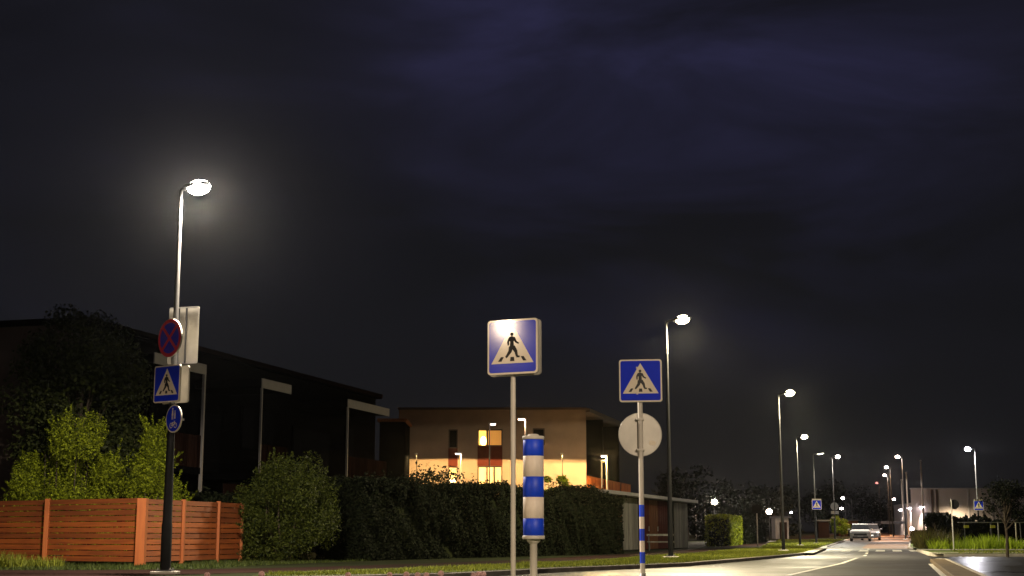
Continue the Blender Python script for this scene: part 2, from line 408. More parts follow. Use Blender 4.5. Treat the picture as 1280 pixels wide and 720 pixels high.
def crown_pts(clumps, n, shell=.55):
    """clumps: list of (c, r(3)) ; points weighted to the shell of each clump"""
    w=np.array([r[0]*r[1]+r[0]*r[2] for c,r in clumps]); w/=w.sum()
    idx=RNG.choice(len(clumps),n,p=w)
    d=RNG.normal(0,1,(n,3)); d/=np.linalg.norm(d,axis=1)[:,None]
    rad=1-np.abs(RNG.normal(0,1-shell,n)); rad=np.clip(rad,.1,1.18)
    Cc=np.array([c for c,r in clumps])[idx]; Rr=np.array([r for c,r in clumps])[idx]
    return Cc+d*Rr*rad[:,None], d
def tree(name,label,cat,x,y,h,cw,trunk_h,m,n,leaf,clumps=None,nclump=16,group=None,conic=0.0,crown_lo=None):
    t=thing(name,(x,y,gz(y)),label,cat,group=group)
    b=MB(); b.tube([(0,0,-.1),(.03,0,trunk_h*.5),(-.02,.03,trunk_h),(.03,0,h*.75)],[.02+h*.017,.015+h*.013,.01+h*.009,.012],'bark',8)
    lo=crown_lo if crown_lo is not None else trunk_h*.6
    cl=[]
    for k in range(nclump):
        f=random.random()**.8; z=lo+(h-lo)*f*.93
        prof=(1-conic*f)*math.sqrt(max(.05,1-((f-.42)/.72)**2))
        a=random.uniform(0,2*PI); r=cw/2*prof*random.uniform(.35,.8)
        s=cw*random.uniform(.14,.24)*(1-.5*conic*f)
        cl.append(((r*math.cos(a),r*math.sin(a),z),(s,s,s*random.uniform(.7,1.15))))
        if k%2==0: b.tube([(0,0,max(trunk_h*.6,z*.55)),(r*math.cos(a)*.55,r*math.sin(a)*.55,z*.85),(r*math.cos(a),r*math.sin(a),z)],[.035,.022,.008],'bark',6)
    b.build('trunk',t)
    P,D=crown_pts(cl,n); leaf_mesh('crown',P,D,leaf,m,t)
    return t
def bush(name,label,x,y,h,wx,wy,m,n,leaf,conic=.4,nclump=40,cat='bush'):
    t=thing(name,(x,y,0),label,cat)
    b=MB()
    for k in range(7):
        a=k*.9; b.tube([(.1*math.cos(a),.1*math.sin(a),-.05),(wx*.18*math.cos(a),wy*.18*math.sin(a),h*.4),(wx*.2*math.cos(a),wy*.2*math.sin(a),h*.75)],[.04,.025,.01],'bark',6)
    b.build('stem',t)
    cl=[((0,0,h*.40),(wx*.36,wy*.36,h*.38))]
    for k in range(nclump):
        f=random.random(); z=h*(.08+.86*f)
        prof=(1-conic*f*f*1.6) if f<.75 else max(.12,(1-conic*.9)*math.sqrt(max(.02,1-((f-.75)/.27)**2))*(1-conic*.8))
        a=random.uniform(0,2*PI); 
        s=random.uniform(.08,.17)*wx
        cl.append(((wx/2*prof*.82*math.cos(a),wy/2*prof*.82*math.sin(a),z),(s,s*.9,s*random.uniform(1.0,1.7))))
    P,D=crown_pts(cl,n,.62); D[:,2]+=.4
    ex=[]
    for q in range(170):
        c,r=random.choice(cl[1:]); a=random.uniform(0,2*PI); e_=random.uniform(-.2,1.2); dv=np.array((math.cos(a)*math.cos(e_),math.sin(a)*math.cos(e_),math.sin(e_)))
        p0=np.array(c)+dv*np.array(r)*.9; dv=dv+np.array((0,0,.7)); L_=random.uniform(.08,.30)*(h/3)
        for w_ in range(int(L_*190)):
            f=random.random(); ex.append(p0+dv*L_*f+RNG.normal(0,.028*(1.25-f),3))
    ex=np.array(ex); P=np.vstack([P,ex]); D=np.vstack([D,np.tile((0,0,1.),(len(ex),1))]); leaf_mesh('foliage',P,D,leaf,m,t,aspect=.4)
    return t

p=at(82,600,38.7)
bush('thuja_bush','larger of the two lit yellow-green bushes behind the red fence',p.x,38.7,3.85,2.95,2.3,'leafy',60000,.034,conic=.02)
p=at(184,600,38.5)
bush('thuja_bush','smaller pointed yellow-green bush behind the red fence beside the left lamp post',p.x,39.0,3.55,2.1,1.8,'leafy',38000,.034,conic=.62)
p=at(98,500,42)
tree('garden_tree','tall dark tree behind the lit bushes, against the brown gable wall','tree',p.x+.1,42,7.6,4.3,2.0,'leafd',34000,.065,nclump=44,crown_lo=1.5)

# hedge running away behind the verge
def hedge(name,label,A,B,h,w,m,n,leaf,rough=.25,spr=0,cat='hedge',sprigs=True):
    A=Vector(A);B=Vector(B);L=(B-A).length; d=(B-A)/L; nrm=Vector((-d.y,d.x))
    t=thing(name,(A.x,A.y,gz(A.y)),label,cat)
    k=RNG.uniform(0,1,n); side=RNG.choice(4,n,p=[.42,.12,.36,.10])
    tt=RNG.uniform(0,1,n)
    depth=np.abs(RNG.normal(0,.07,n))
    wob=lambda s,q: rough*(.55*np.sin(s*.8+q)+.45*np.sin(s*1.9+q*2)+.35*np.sin(s*4.3+2*q)+.25*np.sin(s*9.1+q*3))
    s=k*L
    X=np.zeros(n);Z=np.zeros(n);NN=np.zeros((n,3))
    top=h+wob(s,1.3)+RNG.normal(0,.05,n)*1
    hw=w/2
    m0=side==0; X[m0]=-hw-wob(s[m0],tt[m0]*5)*.6+depth[m0]; Z[m0]=tt[m0]*top[m0]
    m1=side==1; X[m1]=hw-depth[m1]; Z[m1]=tt[m1]*top[m1]
    m2=side==2; X[m2]=(tt[m2]*2-1)*hw; Z[m2]=top[m2]-depth[m2]*1.2
    m3=side==3; X[m3]=(tt[m3]*2-1)*hw; Z[m3]=RNG.uniform(0,1,m3.sum())*h; s[m3]=np.where(RNG.random(m3.sum())<.5,depth[m3],L-depth[m3])
    for mm,v in ((m0,(-1,0,.2)),(m1,(1,0,.2)),(m2,(0,0,1)),(m3,(0,0,.5))):
        NN[mm]=np.array([v[0]*-nrm.x*-1,v[0]*nrm.y,v[2]])
    P=np.stack([d.x*s+(-nrm.x)*(-X), d.y*s+(-nrm.y)*(-X), Z],1)
    if sprigs:
        K=int(L*5); ps=[]
        for _ in range(K):
            s0=random.uniform(0,L); x0=random.uniform(-hw,hw); hh=random.uniform(.1,.62)*random.random()**.7
            for q in range(int(hh*45)):
                f=random.random(); ps.append((d.x*s0+nrm.x*x0+random.gauss(0,.04+.06*(1-f)), d.y*s0+nrm.y*x0+random.gauss(0,.05), h*.95+hh*f+.1))
        P=np.vstack([P,np.array(ps)]); NN=np.vstack([NN,np.tile((0,0,1.),(len(ps),1))])
    leaf_mesh('foliage',P,NN,leaf,m,t,aspect=.5)
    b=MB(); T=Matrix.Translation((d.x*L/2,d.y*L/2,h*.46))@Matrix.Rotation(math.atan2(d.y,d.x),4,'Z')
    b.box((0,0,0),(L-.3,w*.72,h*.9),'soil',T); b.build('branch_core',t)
    return t
bush('hedge_bush','big rounded dark-green bush at the right-hand end of the red fence',at(355,690,39.6).x,39.6,2.65,2.9,2.3,'leafb',48000,.036,conic=.12,nclump=46)
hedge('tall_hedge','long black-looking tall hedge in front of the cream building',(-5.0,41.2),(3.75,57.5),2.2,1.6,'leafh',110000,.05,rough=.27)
# a shrub with paler leaves poking over it
tree('shrub','loose yellow-leaved shrub poking above the hedge right of the striped bollard','shrub',at(692,600,58.5).x,58.5,3.25,1.5,.9,'leafy',1500,.07,nclump=14,crown_lo=1.6)
tree('shrub','dark bushy sprig rising from the hedge left of the courtyard lamp','shrub',at(540,600,50).x,50.5,3.0,2.6,.9,'leafh',1500,.06,nclump=22,crown_lo=1.7)
hedge('clipped_hedge','clipped green hedge lit from above beside the far sheds',(13.4,93),(15.2,99.5),1.95,1.7,'leafy',9000,.09,rough=.05,sprigs=False)
hedge('clipped_hedge','darker clipped hedge continuing right of the lit clipped hedge',(15.8,101),(19.5,114),1.95,1.6,'leafh',9000,.1,rough=.06,sprigs=False)
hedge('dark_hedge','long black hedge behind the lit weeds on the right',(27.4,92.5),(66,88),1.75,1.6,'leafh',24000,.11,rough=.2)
hedge('garden_hedge','dark hedge behind the wooden fence near the left lamp post',(-9.2,41.5),(-7.6,44),1.75,1.2,'leafh',9000,.07)
tree('sapling','young tree with thin trunk and dark crown at the right frame edge','tree',baseX(1259,55),55,2.75,1.9,1.5,'leafh',3000,.05,nclump=34,crown_lo=1.4)
tree('sapling','bushy dark shrub at the left end of the long black hedge','shrub',baseX(1172,84),84,2.0,1.5,.5,'leafh',2600,.08,nclump=16,crown_lo=.3)
p=at(1056,652,150); tree('lit_tree','small lamplit yellow-green tree behind the white parked car','tree',p.x,152,2.1,2.3,.8,'leafr',2200,.13,nclump=14,crown_lo=.6)
for i,(px,Y,hh,w,lab) in enumerate(((905,190,7.5,7,'dark round tree on the skyline right of the distant twin lamps'),(968,170,5.5,8,'low dark tree on the skyline left of the second street lamp'),(1032,210,7,9,'dark tree on the skyline between the crossing lamp and the round sign'),(925,150,4.5,8,'low dark tree behind the far end of the clipped hedge'),(1085,330,9,16,'broad dark tree on the skyline above the parked car'),(1104,340,8,10,'dark tree on the skyline left of the white wing'),(860,130,5.6,7,'dark tree behind the far end of the shed row'))):
    tree('far_tree',lab,'tree',baseX(px,Y),Y,hh,w,2,'leafh',2600,.22,nclump=20,crown_lo=.4,group='dark trees on the skyline')

def blades(name, rows, n, h0, h1, m, wid=.012, label=None, inside=None, lean=.35):
    """rows: polygon list as (y, xl, xr) ; scatter grass blades"""
    rows=sorted(rows); yy=np.array([r[0] for r in rows]); xl=np.array([r[1] for r in rows]); xr=np.array([r[2] for r in rows])
    Y=RNG.uniform(yy[0],yy[-1],n*2); a=np.interp(Y,yy,xl); b_=np.interp(Y,yy,xr)
    wmax=(xr-xl).max(); keep=RNG.uniform(0,wmax,len(Y))<(b_-a); Y=Y[keep][:n]; a=a[keep][:n]; b_=b_[keep][:n]
    n=len(Y); X=RNG.uniform(0,1,n)*(b_-a)+a
    if inside is not None:
        k=inside(X,Y); X=X[k];Y=Y[k]; n=len(X)
    g=np.array([gz(v) for v in Y])
    patch=.65+.35*np.sin(X*1.3+np.sin(Y*.9)*2)*np.cos(Y*.7+X*.4)
    H=RNG.uniform(h0,h1,n)*patch; ang=RNG.uniform(0,2*PI,n); W=wid*RNG.uniform(.7,1.5,n)
    lx=RNG.normal(0,lean,n)*H; ly=RNG.normal(0,lean,n)*H
    V=np.empty((n,3,3)); cx,sx=np.cos(ang)*W,np.sin(ang)*W
    V[:,0]=np.stack([X-cx,Y-sx,g-.01],1); V[:,1]=np.stack([X+cx,Y+sx,g-.01],1); V[:,2]=np.stack([X+lx,Y+ly,g+H],1)
    me=bpy.data.meshes.new(name); me.vertices.add(3*n); me.loops.add(3*n); me.polygons.add(n)
    me.vertices.foreach_set('co',V.reshape(-1)); me.loops.foreach_set('vertex_index',np.arange(3*n,dtype=np.int32))
    me.polygons.foreach_set('loop_start',np.arange(0,3*n,3,dtype=np.int32)); me.polygons.foreach_set('loop_total',np.full(n,3,dtype=np.int32))
    me.materials.append(M[m]); me.update(calc_edges=True); me.validate()
    o=bpy.data.objects.new(name,me); C.objects.link(o); tag(o,label,'grass',kind='stuff'); return o
pcx=np.array([p[0] for p in PC]); pcy=np.array([p[1] for p in PC])
def off_path(X,Y):
    # distance to path centre line segments
    dmin=np.full(len(X),99.); 
    for i in range(len(PC)-1):
        ax,ay,aw=PC[i]; bx,by,bw=PC[i+1]; dx,dy=bx-ax,by-ay; L2=dx*dx+dy*dy
        t=np.clip(((X-ax)*dx+(Y-ay)*dy)/L2,0,1); dd=np.hypot(X-(ax+t*dx),Y-(ay+t*dy))-(aw+(bw-aw)*t)/2
        dmin=np.minimum(dmin,dd)
    return dmin>.03
def PXr(y):
    # right-hand edge of the footpath
    best=-60
    for i in range(len(PC)-1):
        (x0,y0,w0),(x1,y1,w1)=PC[i],PC[i+1]
        if y0<=y<=y1: return x0+(x1-x0)*(y-y0)/(y1-y0)+w0*.75
    return best
vr=[(y, max(PXr(y),-4.4) if y>28.6 else -4.4, XL(y)-.15) for y in (25.4,27,28.7,29.6,31.9,34,36,40,46,53,61,64,75,90)]
blades('grass', vr, 95000, .04, .12, 'grass', .011, 'short yellow-green grass of the verge between kerb and footpath', off_path)
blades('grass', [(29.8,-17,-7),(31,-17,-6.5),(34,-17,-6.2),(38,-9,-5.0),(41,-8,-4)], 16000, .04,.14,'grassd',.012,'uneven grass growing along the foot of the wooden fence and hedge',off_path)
blades('grass', [(90,XL(90)-4,XL(90)-.5),(110,XL(110)-5,XL(110)-.3),(131,XL(131)-6,XL(131)-.3)], 16000, .06,.16,'grass',.03,'grass of the far verge around the crossing sign lamp post')
blades('weeds', [(78,XR(78)+1.2,50),(79.5,XR(79.5)+.8,51),(83.5,XR(83.5)+.6,53)], 15000, .35,.98,'grassl',.03,'tall bright green weeds along the right footpath')
blades('weeds', [(80,XR(80)+.3,XR(80)+2.2),(92,XR(92)+.3,XR(92)+3)], 3500, .6,1.5,'grassb',.025,'tall brown dry grass beside the crossing')
blades('grass', [(57.4,18,60),(72,22,70)], 12000, .04,.12,'grass',.02,'low dark grass between side road and right footpath')
blades('weeds', [(14.2,-5,2),(18.3,-5,2)], 5000, .04,.16,'grass',.008,'short grass on the near traffic island')
for px,Y,lab in ((12,31.6,'leftmost tuft of tall weeds at the foot of the wooden fence'),(60,31.8,'second tuft of tall weeds by the fence post left of the corner')):
    x=baseX(px,Y); blades('weed_tuft',[(Y-.25,x-.35,x+.35),(Y+.25,x-.35,x+.35)],420,.3,.75,'grass',.012,lab)['category']='weeds'

# pink flower heads poking up in the near island
proto=thing('clover_flower',(0,0,0),'x','flower')
b=MB(); b.tube([(0,0,0),(.01,0,.5),(.0,.005,1)],[.003,.0025,.002],'grass',5); st=b.build('stem',proto)
b=MB()
for k in range(46):
    f=(k+.5)/46; t=math.acos(1-2*f); a=k*2.399; d=Vector((math.sin(t)*math.cos(a),math.sin(t)*math.sin(a),math.cos(t)))
    T=Matrix.Translation(Vector((0,0,1))+d*.014)@d.to_track_quat('Z','Y').to_matrix().to_4x4()
    b.add([(-.004,0,0),(.004,0,0),(.003,0,.011),(-.003,0,.011)],[(0,1,2,3)],'petal',T); b.add([(0,-.004,0),(0,.004,0),(0,.003,.011),(0,-.003,.011)],[(0,1,2,3)],'petal',T)
b.ell((0,0,1),(.015,.015,.013),'petal',8); fh=b.build('flower_head',proto)
fl=[(327,717.6,14,'pink flower head nearest the left lamp post in the foreground grass'),(435,718.8,14.6,'low pink flower head left of the middle of the flower row'),(487,718.6,15.2,'pink flower head third from the left in the foreground grass'),(508,718.2,14.4,'larger pink flower head left of the foreground middle'),(522,718.8,15.4,'small pink flower head just right of the larger one'),(533,719,14.8,'faint low pink flower head before the tall pale one'),(551,717.0,14.2,'tall pale flower head standing alone'),(598,718.0,14.3,'left flower of the close red-orange pair beside the crossing sign pole'),(604,718.0,14.3,'right flower of the close red-orange pair beside the crossing sign pole'),(592,719.2,15,'low flower head just left of the close pair'),(259,718.8,15,'small pale flower head between lamp post and first pink one')]
for i,(px,py,Y,lab) in enumerate(fl):
    o=proto if i==0 else copy_tree(proto)
    q=at(px,py,Y); o.location=(q.x,q.y,0.0); o['label']=lab; o['group']='pink flower heads in the foreground grass'
    o.rotation_euler=(0,0,i); k=q.z
    for ch in [c for c in C.objects if c.parent==o]:
        if ch.name.startswith('stem'): ch.scale=(1,1,k)
        else: ch.location=(0,0,k-1.05*1.25-.0); ch.scale=(1.25,1.25,1.25)
    for ch in [c for c in C.objects if c.parent==o]:
        if ch.name.startswith('flower_head'): ch.location=(0,0,k-1.25)

# ------------------------------------------------------------------ wooden fence
cA=at(-90,690,39.0); cB=Vector((at(176,690,34.2).x,34.2,0)); cC=Vector((at(301,690,39.3).x,39.3,0))
cA=Vector((cA.x,39.0,0))
fence=thing('wooden_fence',(cB.x,cB.y,0),'red-orange horizontal board fence around the corner garden','fence')
def fence_run(P0,P1,h,posts):
    d=(P1-P0); L=d.length; u=d/L; ang=math.atan2(u.y,u.x)
    for i in range(len(posts)-1):
        a=posts[i]*L; c=posts[i+1]*L; mid=P0+u*((a+c)/2)-cB
        T=Matrix.Translation(mid)@Matrix.Rotation(ang,4,'Z'); b=MB(); nb=11; ph=h/nb
        for k in range(nb):
            b.box((0,random.uniform(-.004,.004),.08+ph*(k+.5)),(c-a-.09,.022,ph*.86),'wood',T@Matrix.Rotation(R(random.uniform(-.12,.12)),4,'Y'))
        for q in (-.3,.3): b.box(((c-a)*q,.035,.08+h*.5),(.07,.04,h*.96),'wood',T)
        b.build('board_panel',fence)
def fpost(P,h,w):
    b=MB(); q=P-cB; b.box((q.x,q.y,h/2+.03),(w,w,h+.1),'woodpost',None); b.build('post',fence,bevel=.008)
hL=1.53
fence_run(cA,cB,hL,[0,.33,.585,1.0])
dd=cB-cA
for t,w in ((0,.13),(.33,.13)): fpost(cA+dd*t+Vector((0,-.03,0)),hL+.02,w)
# post seen at column 64
def at_line(P0,P1,px):
    for k in range(4001):
        t=k/4000; q=P0+(P1-P0)*t
        if abs(640+F*q.x/(q.y*math.cos(TH)) - px)<.6: return t
    return .5
fpost(cA+dd*.585+Vector((0,-.04,0)),hL+.02,.12)
fpost(cB+Vector((0,-.02,0)),hL-.02,.22)
ts=[0]+[at_line(cB,cC,px) for px in (229,273)]+[1]
fence_run(cB,cC,hL-.02,ts)
for t in ts[1:]: fpost(cB+(cC-cB)*t+Vector((.0,-.03,0)),hL,.11)

# ------------------------------------------------------------------ signs
def pedestrian(b, S, T, y):
    """S = panel side; coordinates 0..1 from bottom-left; drawn proud of the blue"""
    P=lambda x,z:((x-.5)*S,(z-.5)*S)
    b.prism([P(.065,.185),P(.935,.185),P(.5,.93)], y, y-.0015,'signwhite',T)
    y2=y-.0025
    def poly(pts): b.prism([P(*q) for q in pts], y2, y2-.001,'signblack',T)
    b.prism([((c[0]),(c[1])) for c in circ(*P(.492,.735),.034*S,16)], y2,y2-.001,'signblack',T)
    poly([(.455,.69),(.475,.70),(.52,.695),(.545,.665),(.53,.60),(.535,.50),(.50,.47),(.45,.475),(.455,.58),(.44,.64)])
    for a,c,w0,w1,k in (((.46,.68),(.415,.60),.020,.017,1),((.415,.605),(.418,.525),.017,.012,2),((.53,.675),(.575,.585),.020,.016,3),((.57,.592),(.635,.555),.016,.011,4),
                  ((.475,.50),(.455,.405),.036,.028,5),((.458,.415),(.385,.315),.028,.018,6),((.395,.325),(.365,.300),.02,.015,7),((.515,.50),(.575,.41),.034,.027,8),((.573,.42),(.598,.315),.026,.018,9),((.590,.312),(.655,.305),.018,.013,10)):
        q=seg((P(*a)),(P(*c)),w0*S*1.22,w1*S*1.22); b.prism(q, y2-.0001*k, y2-.001-.0001*k,'signblack',T)
    poly([(.205,.225),(.275,.225),(.325,.31),(.265,.31)]); poly([(.455,.225),(.545,.225),(.535,.305),(.465,.305)]); poly([(.725,.225),(.795,.225),(.735,.31),(.675,.31)])
def crossing_panel(b,S,T,thick=.03):
    b.prism(rrect(0,0,S,S,.06*S),0,thick,'signback',T)
    b.prism(rrect(0,0,S*.995,S*.995,.06*S),-.001,-.003,'signwhite',T)
    b.prism(rrect(0,0,S*.93,S*.93,.045*S),-.0035,-.005,'signblue',T)
    pedestrian(b,S*.96,T,-.0055)
def TR(x,y,z,yaw=0,flip=False): return Matrix.Translation((x,y,z))@Matrix.Rotation(yaw+(PI if flip else 0),4,'Z')

def clamp(b,z,r,T=None):
    b.tube([(0,0,z-.02),(0,0,z+.02)],r+.008,'steel',14); b.box((0,-r-.02,z),(.16,.02,.04),'steel'); b.box((0,r+.02,z),(.16,.02,.04),'steel')

# main near sign
q=at(641.5,434.5,17.5); yaw=R(-25)   # facing a little to the left
t=thing('crossing_sign_post',(q.x,q.y,0),'nearest pedestrian crossing sign with a glaring lamp reflection, on a slim cream pole','sign',0)
b=MB(); b.tube([(0,0,0),(0,0,q.z+.3)],.030,'offwhite',16); b.lathe([(0.0,q.z+.312),(.03,q.z+.305),(.032,q.z+.296)],'dgrey',12); b.build('pole',t)
b=MB(); b.lathe([(.09,.0),(.09,.02),(.04,.03),(.04,.10),(.03,.11)],'steel',16); b.build('base_collar',t)
b=MB(); crossing_panel(b,.69,TR(0,0,q.z,yaw)@Matrix.Translation((.03,-.085,0)),.032); b.build('sign_panel',t)
b=MB(); crossing_panel(b,.70,TR(0,0,q.z,yaw,True)@Matrix.Translation((0,-.085,0)),.032); tag(b.build('sign_panel',t),'rear crossing panel facing the other way')
T=TR(0,0,0,yaw)
for dz in (-.22,.22):
    b=MB(); b.box((0,0,q.z+dz),(.2,.10,.035),'steel',T); b.build('bracket',t)
for dz in (-.27,.27):
    b=MB(); b.tube([(0,0,q.z+dz-.018),(0,0,q.z+dz+.018)],.038,'steel',14); b.tube([(.03,-.055,q.z+dz),(.075,-.055,q.z+dz)],.008,'steel',6); b.build('clamp',t)
# second sign with round back and striped pole
q=at(800,476.5,23.1); t=thing('crossing_sign_post',(at(803,690,23.1).x,q.y,0),'pedestrian crossing sign above the back of a round sign, pole foot striped blue and white','sign')
b=MB(); r=.040
zs=[at(802,py,23.1).z for py in (720,704,690,676,661,646,631)]
b.tube([(0,0,-.02),(0,0,zs[1])],r,'offwhite',16)
b.tube([(0,0,zs[6]),(0,0,q.z+.3)],r,'offwhite',16,caps=True)
b.build('pole',t)
b=MB()
for i in range(1,6): b.tube([(0,0,zs[i]),(0,0,zs[i+1])],r+.0015,'bolblue' if i%2==1 else 'bolwhite',16)
tag(b.build('reflective_sleeve',t),'blue and white banded sleeve')
b=MB(); crossing_panel(b,.70,TR(q.x-t.location.x,-.09,q.z,R(-7)),.05); b.build('sign_panel',t)
z2=at(803,543,23.1).z
b=MB(); T=Matrix.Translation((.0,.055,z2)); b.prism(circ(0,0,.355,40),0,.004,'signback',T); 
for rr in (.352,): b.tube([(rr*math.cos(2*PI*k/40),.0,rr*math.sin(2*PI*k/40)) for k in range(41)],.006,'signback',6,T=T)
b.prism(rrect(.22,-.10,.11,.07,.02),-.003,-.0005,'signwhite',T@Matrix.Rotation(R(10),4,'Y'))
tag(b.build('round_sign',t),'plain grey back of a round sign with a small sticker')
for dz in (-.25,.25):
    b=MB(); b.box((0,.0,z2+dz),(.13,.10,.03),'offwhite'); b.build('bracket',t)
    b=MB(); b.box((0,-.045,q.z+dz*.85),(.13,.09,.03),'offwhite'); b.build('bracket',t)
b=MB(); b.lathe([(.10,.0),(.10,.02),(.05,.03),(.05,.10),(.04,.11)],'steel',16); b.build('base_collar',t)

# striped beacon bollard
Yb=17.9; X0=at(667,690,Yb).x; t=thing('striped_bollard',(X0,Yb,0),'blue and white banded drum bollard on a short pale post','bollard')
zz=lambda py: at(667,py,Yb).z
rb=.130
b=MB(); b.lathe([(.085,0),(.085,.02),(.055,.03),(.047,.06),(.045,zz(680)),(.055,zz(679)),(.085,zz(676.5)),(.085,zz(673.5))],'offwhite',24); b.build('post',t)
ed=[669.5,648,621.5,596,570,549.5]
for i in range(5):
    b=MB(); b.lathe([(rb-.002,zz(ed[i])+.0005),(rb,zz(ed[i])+.002),(rb,zz(ed[i+1])-.002),(rb-.002,zz(ed[i+1])-.0005)],'bolblue' if i%2==0 else 'bolwhite',40)
    o=b.build('drum_band',t); tag(o,'blue band of the drum' if i%2==0 else 'white band of the drum')
b=MB(); b.lathe([(0,zz(674)),(rb+.006,zz(674)),(rb+.010,zz(673.3)),(rb+.010,zz(670)),(rb+.004,zz(669.4)),(0,zz(669.4))],'offwhite',40); b.build('bottom_ring',t)
b=MB(); b.lathe([(0,zz(549.6)),(rb+.004,zz(549.6)),(rb+.010,zz(549)),(rb+.010,zz(546)),(rb+.003,zz(545.3)),(.075,zz(545)),(.072,zz(543.6)),(.05,zz(542.6)),(0,zz(542.3))],'offwhite',40); b.build('top_cap',t)

# ------------------------------------------------------------------ street lamps
WARM=(1.0,.80,.52); NEUT=(1.0,.88,.72); ORA=(1.0,.55,.25); COOL=(.95,.92,1.0)
def lens_mat(col,s):
    k='lens_%d_%d'%(int(col[2]*100),int(s))
    if k not in M: M[k]=emis('lamp_lens_glow',col,s)
    return k
def street_lamp(px, Y, py_head, label, side=1, power=0, col=NEUT, glow=60, arm=.25, r0=.075, r1=.032, darkto=.62, found=.06, cone=130, tilt=28, dome=(.23,.17,.15), head=.62, stray=0, x=None, H=None, name='street_lamp', yaw=None, blend=.5, aimy=0, black='black', tone='shaft', lenscol=None):
    X = x if x is not None else baseX(px,Y)
    H = H if H is not None else at(px,py_head,Y).z-gz(Y)
    t=thing(name,(X,Y,gz(Y)),label,'street lamp',R(-15) if yaw is None else yaw, 'street lamps')
    b=MB(); zc=H*darkto; rc=r0+(r1-r0)*darkto  # light falloff down the pole is painted in as a black lower shaft
    b.tube([(0,0,0),(0,0,.9),(0,0,.95),(0,0,zc)],[r0*1.12,r0*1.12,r0,rc],black,14); tag(b.build('lower_shaft',t),'lower shaft blackened to imitate light falloff')
    b=MB(); b.tube([(0,0,zc),(0,0,H-.06)],[rc*.98,r1],tone,14); b.build('upper_shaft',t)
    b=MB(); b.tube([(0,0,H-.10),(0,0,H-.02),(side*.06,0,H+.02),(side*arm,0,H+.05)],[r1*1.1,r1*1.1,r1*1.1,r1*.95],tone,10); b.build('arm',t)
    T=Matrix.Translation((side*(arm+head/2-.05),0,H+.07))@Matrix.Rotation(R(-8*side),4,'Y')
    b=MB(); hw=head/2
    prof=[(-hw*side,-.02),(-hw*.9*side,.045),(hw*.4*side,.06),(hw*.95*side,.02),(hw*side,-.02)]
    if side<0: prof=prof[::-1]
    b.prism(prof,-.14,.14,'dgrey',T); hd=b.build('lamp_head',t,bevel=.015)
    b=MB(); b.ell((side*.02,0,-.03),dome,lens_mat(lenscol or col,glow),14,T); b.build('lens',hd)
    if found:
        b=MB(); b.box((0,0,found/2),(.46,.46,found),'conc'); b.build('foundation_block',t,bevel=.015)
        b=MB(); b.box((0,0,found+.012),(.30,.30,.024),'dgrey'); 
        for i in (-1,1):
            for j in (-1,1): b.tube([(i*.11,j*.11,found+.024),(i*.11,j*.11,found+.06)],.014,'steel',6)
        b.build('base_plate',t)
    if power:
        lx=side*(arm+head/2); ca,sa=math.cos(t.rotation_euler.z),math.sin(t.rotation_euler.z)
        o=spot((X+lx*ca,Y+lx*sa,gz(Y)+H-.16),power,col,(side*math.sin(R(tilt))*ca,side*math.sin(R(tilt))*sa+aimy,-math.cos(R(tilt))),cone,blend,.14)
        o.parent=t; o.matrix_parent_inverse=t.matrix_basis.inverted() if False else Matrix.Translation(t.location).inverted() if False else (Matrix.Translation(t.location)@Matrix.Rotation(t.rotation_euler.z,4,'Z')).inverted()
        if stray:
            o2=spot((X+lx*ca,Y+lx*sa,gz(Y)+H-.16),stray,lenscol or col,(0,0,-1),178,.02,.14,name='stray_light'); o2.parent=t; o2.matrix_parent_inverse=o.matrix_parent_inverse.copy()
    return t
BX=baseX(207.5,26.6)
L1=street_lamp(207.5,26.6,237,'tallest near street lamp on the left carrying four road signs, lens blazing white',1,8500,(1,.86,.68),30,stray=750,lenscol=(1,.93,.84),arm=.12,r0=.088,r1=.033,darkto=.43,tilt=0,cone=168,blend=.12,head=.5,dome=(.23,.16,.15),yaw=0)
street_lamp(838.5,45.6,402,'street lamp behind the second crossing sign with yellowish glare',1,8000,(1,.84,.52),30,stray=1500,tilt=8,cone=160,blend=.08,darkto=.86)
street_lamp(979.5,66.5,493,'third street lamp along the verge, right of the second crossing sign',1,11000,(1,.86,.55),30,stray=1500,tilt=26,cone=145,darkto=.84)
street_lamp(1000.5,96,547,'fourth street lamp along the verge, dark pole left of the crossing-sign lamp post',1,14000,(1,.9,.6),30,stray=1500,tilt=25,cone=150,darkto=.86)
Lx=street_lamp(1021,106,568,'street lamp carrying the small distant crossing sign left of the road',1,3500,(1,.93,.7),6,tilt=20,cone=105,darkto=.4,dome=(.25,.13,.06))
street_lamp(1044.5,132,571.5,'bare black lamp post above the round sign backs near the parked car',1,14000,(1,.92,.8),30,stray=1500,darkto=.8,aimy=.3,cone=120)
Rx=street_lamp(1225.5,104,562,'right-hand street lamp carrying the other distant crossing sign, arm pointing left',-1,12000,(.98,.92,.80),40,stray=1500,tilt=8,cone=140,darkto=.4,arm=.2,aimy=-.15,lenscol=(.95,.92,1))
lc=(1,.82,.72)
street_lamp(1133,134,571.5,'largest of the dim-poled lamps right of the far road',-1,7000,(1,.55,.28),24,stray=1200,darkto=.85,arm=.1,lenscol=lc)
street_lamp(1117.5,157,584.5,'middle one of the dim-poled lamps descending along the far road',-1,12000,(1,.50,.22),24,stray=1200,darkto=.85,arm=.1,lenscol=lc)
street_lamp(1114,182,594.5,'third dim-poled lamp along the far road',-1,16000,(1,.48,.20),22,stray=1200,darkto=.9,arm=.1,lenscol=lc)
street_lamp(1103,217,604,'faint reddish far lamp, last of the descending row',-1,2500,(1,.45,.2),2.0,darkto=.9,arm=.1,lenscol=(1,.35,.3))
street_lamp(1067,200,623,'far small lamp with a pale post behind the parked car, arm pointing left',-1,900,(1,.9,.9),40,darkto=.02,arm=.9,found=0)
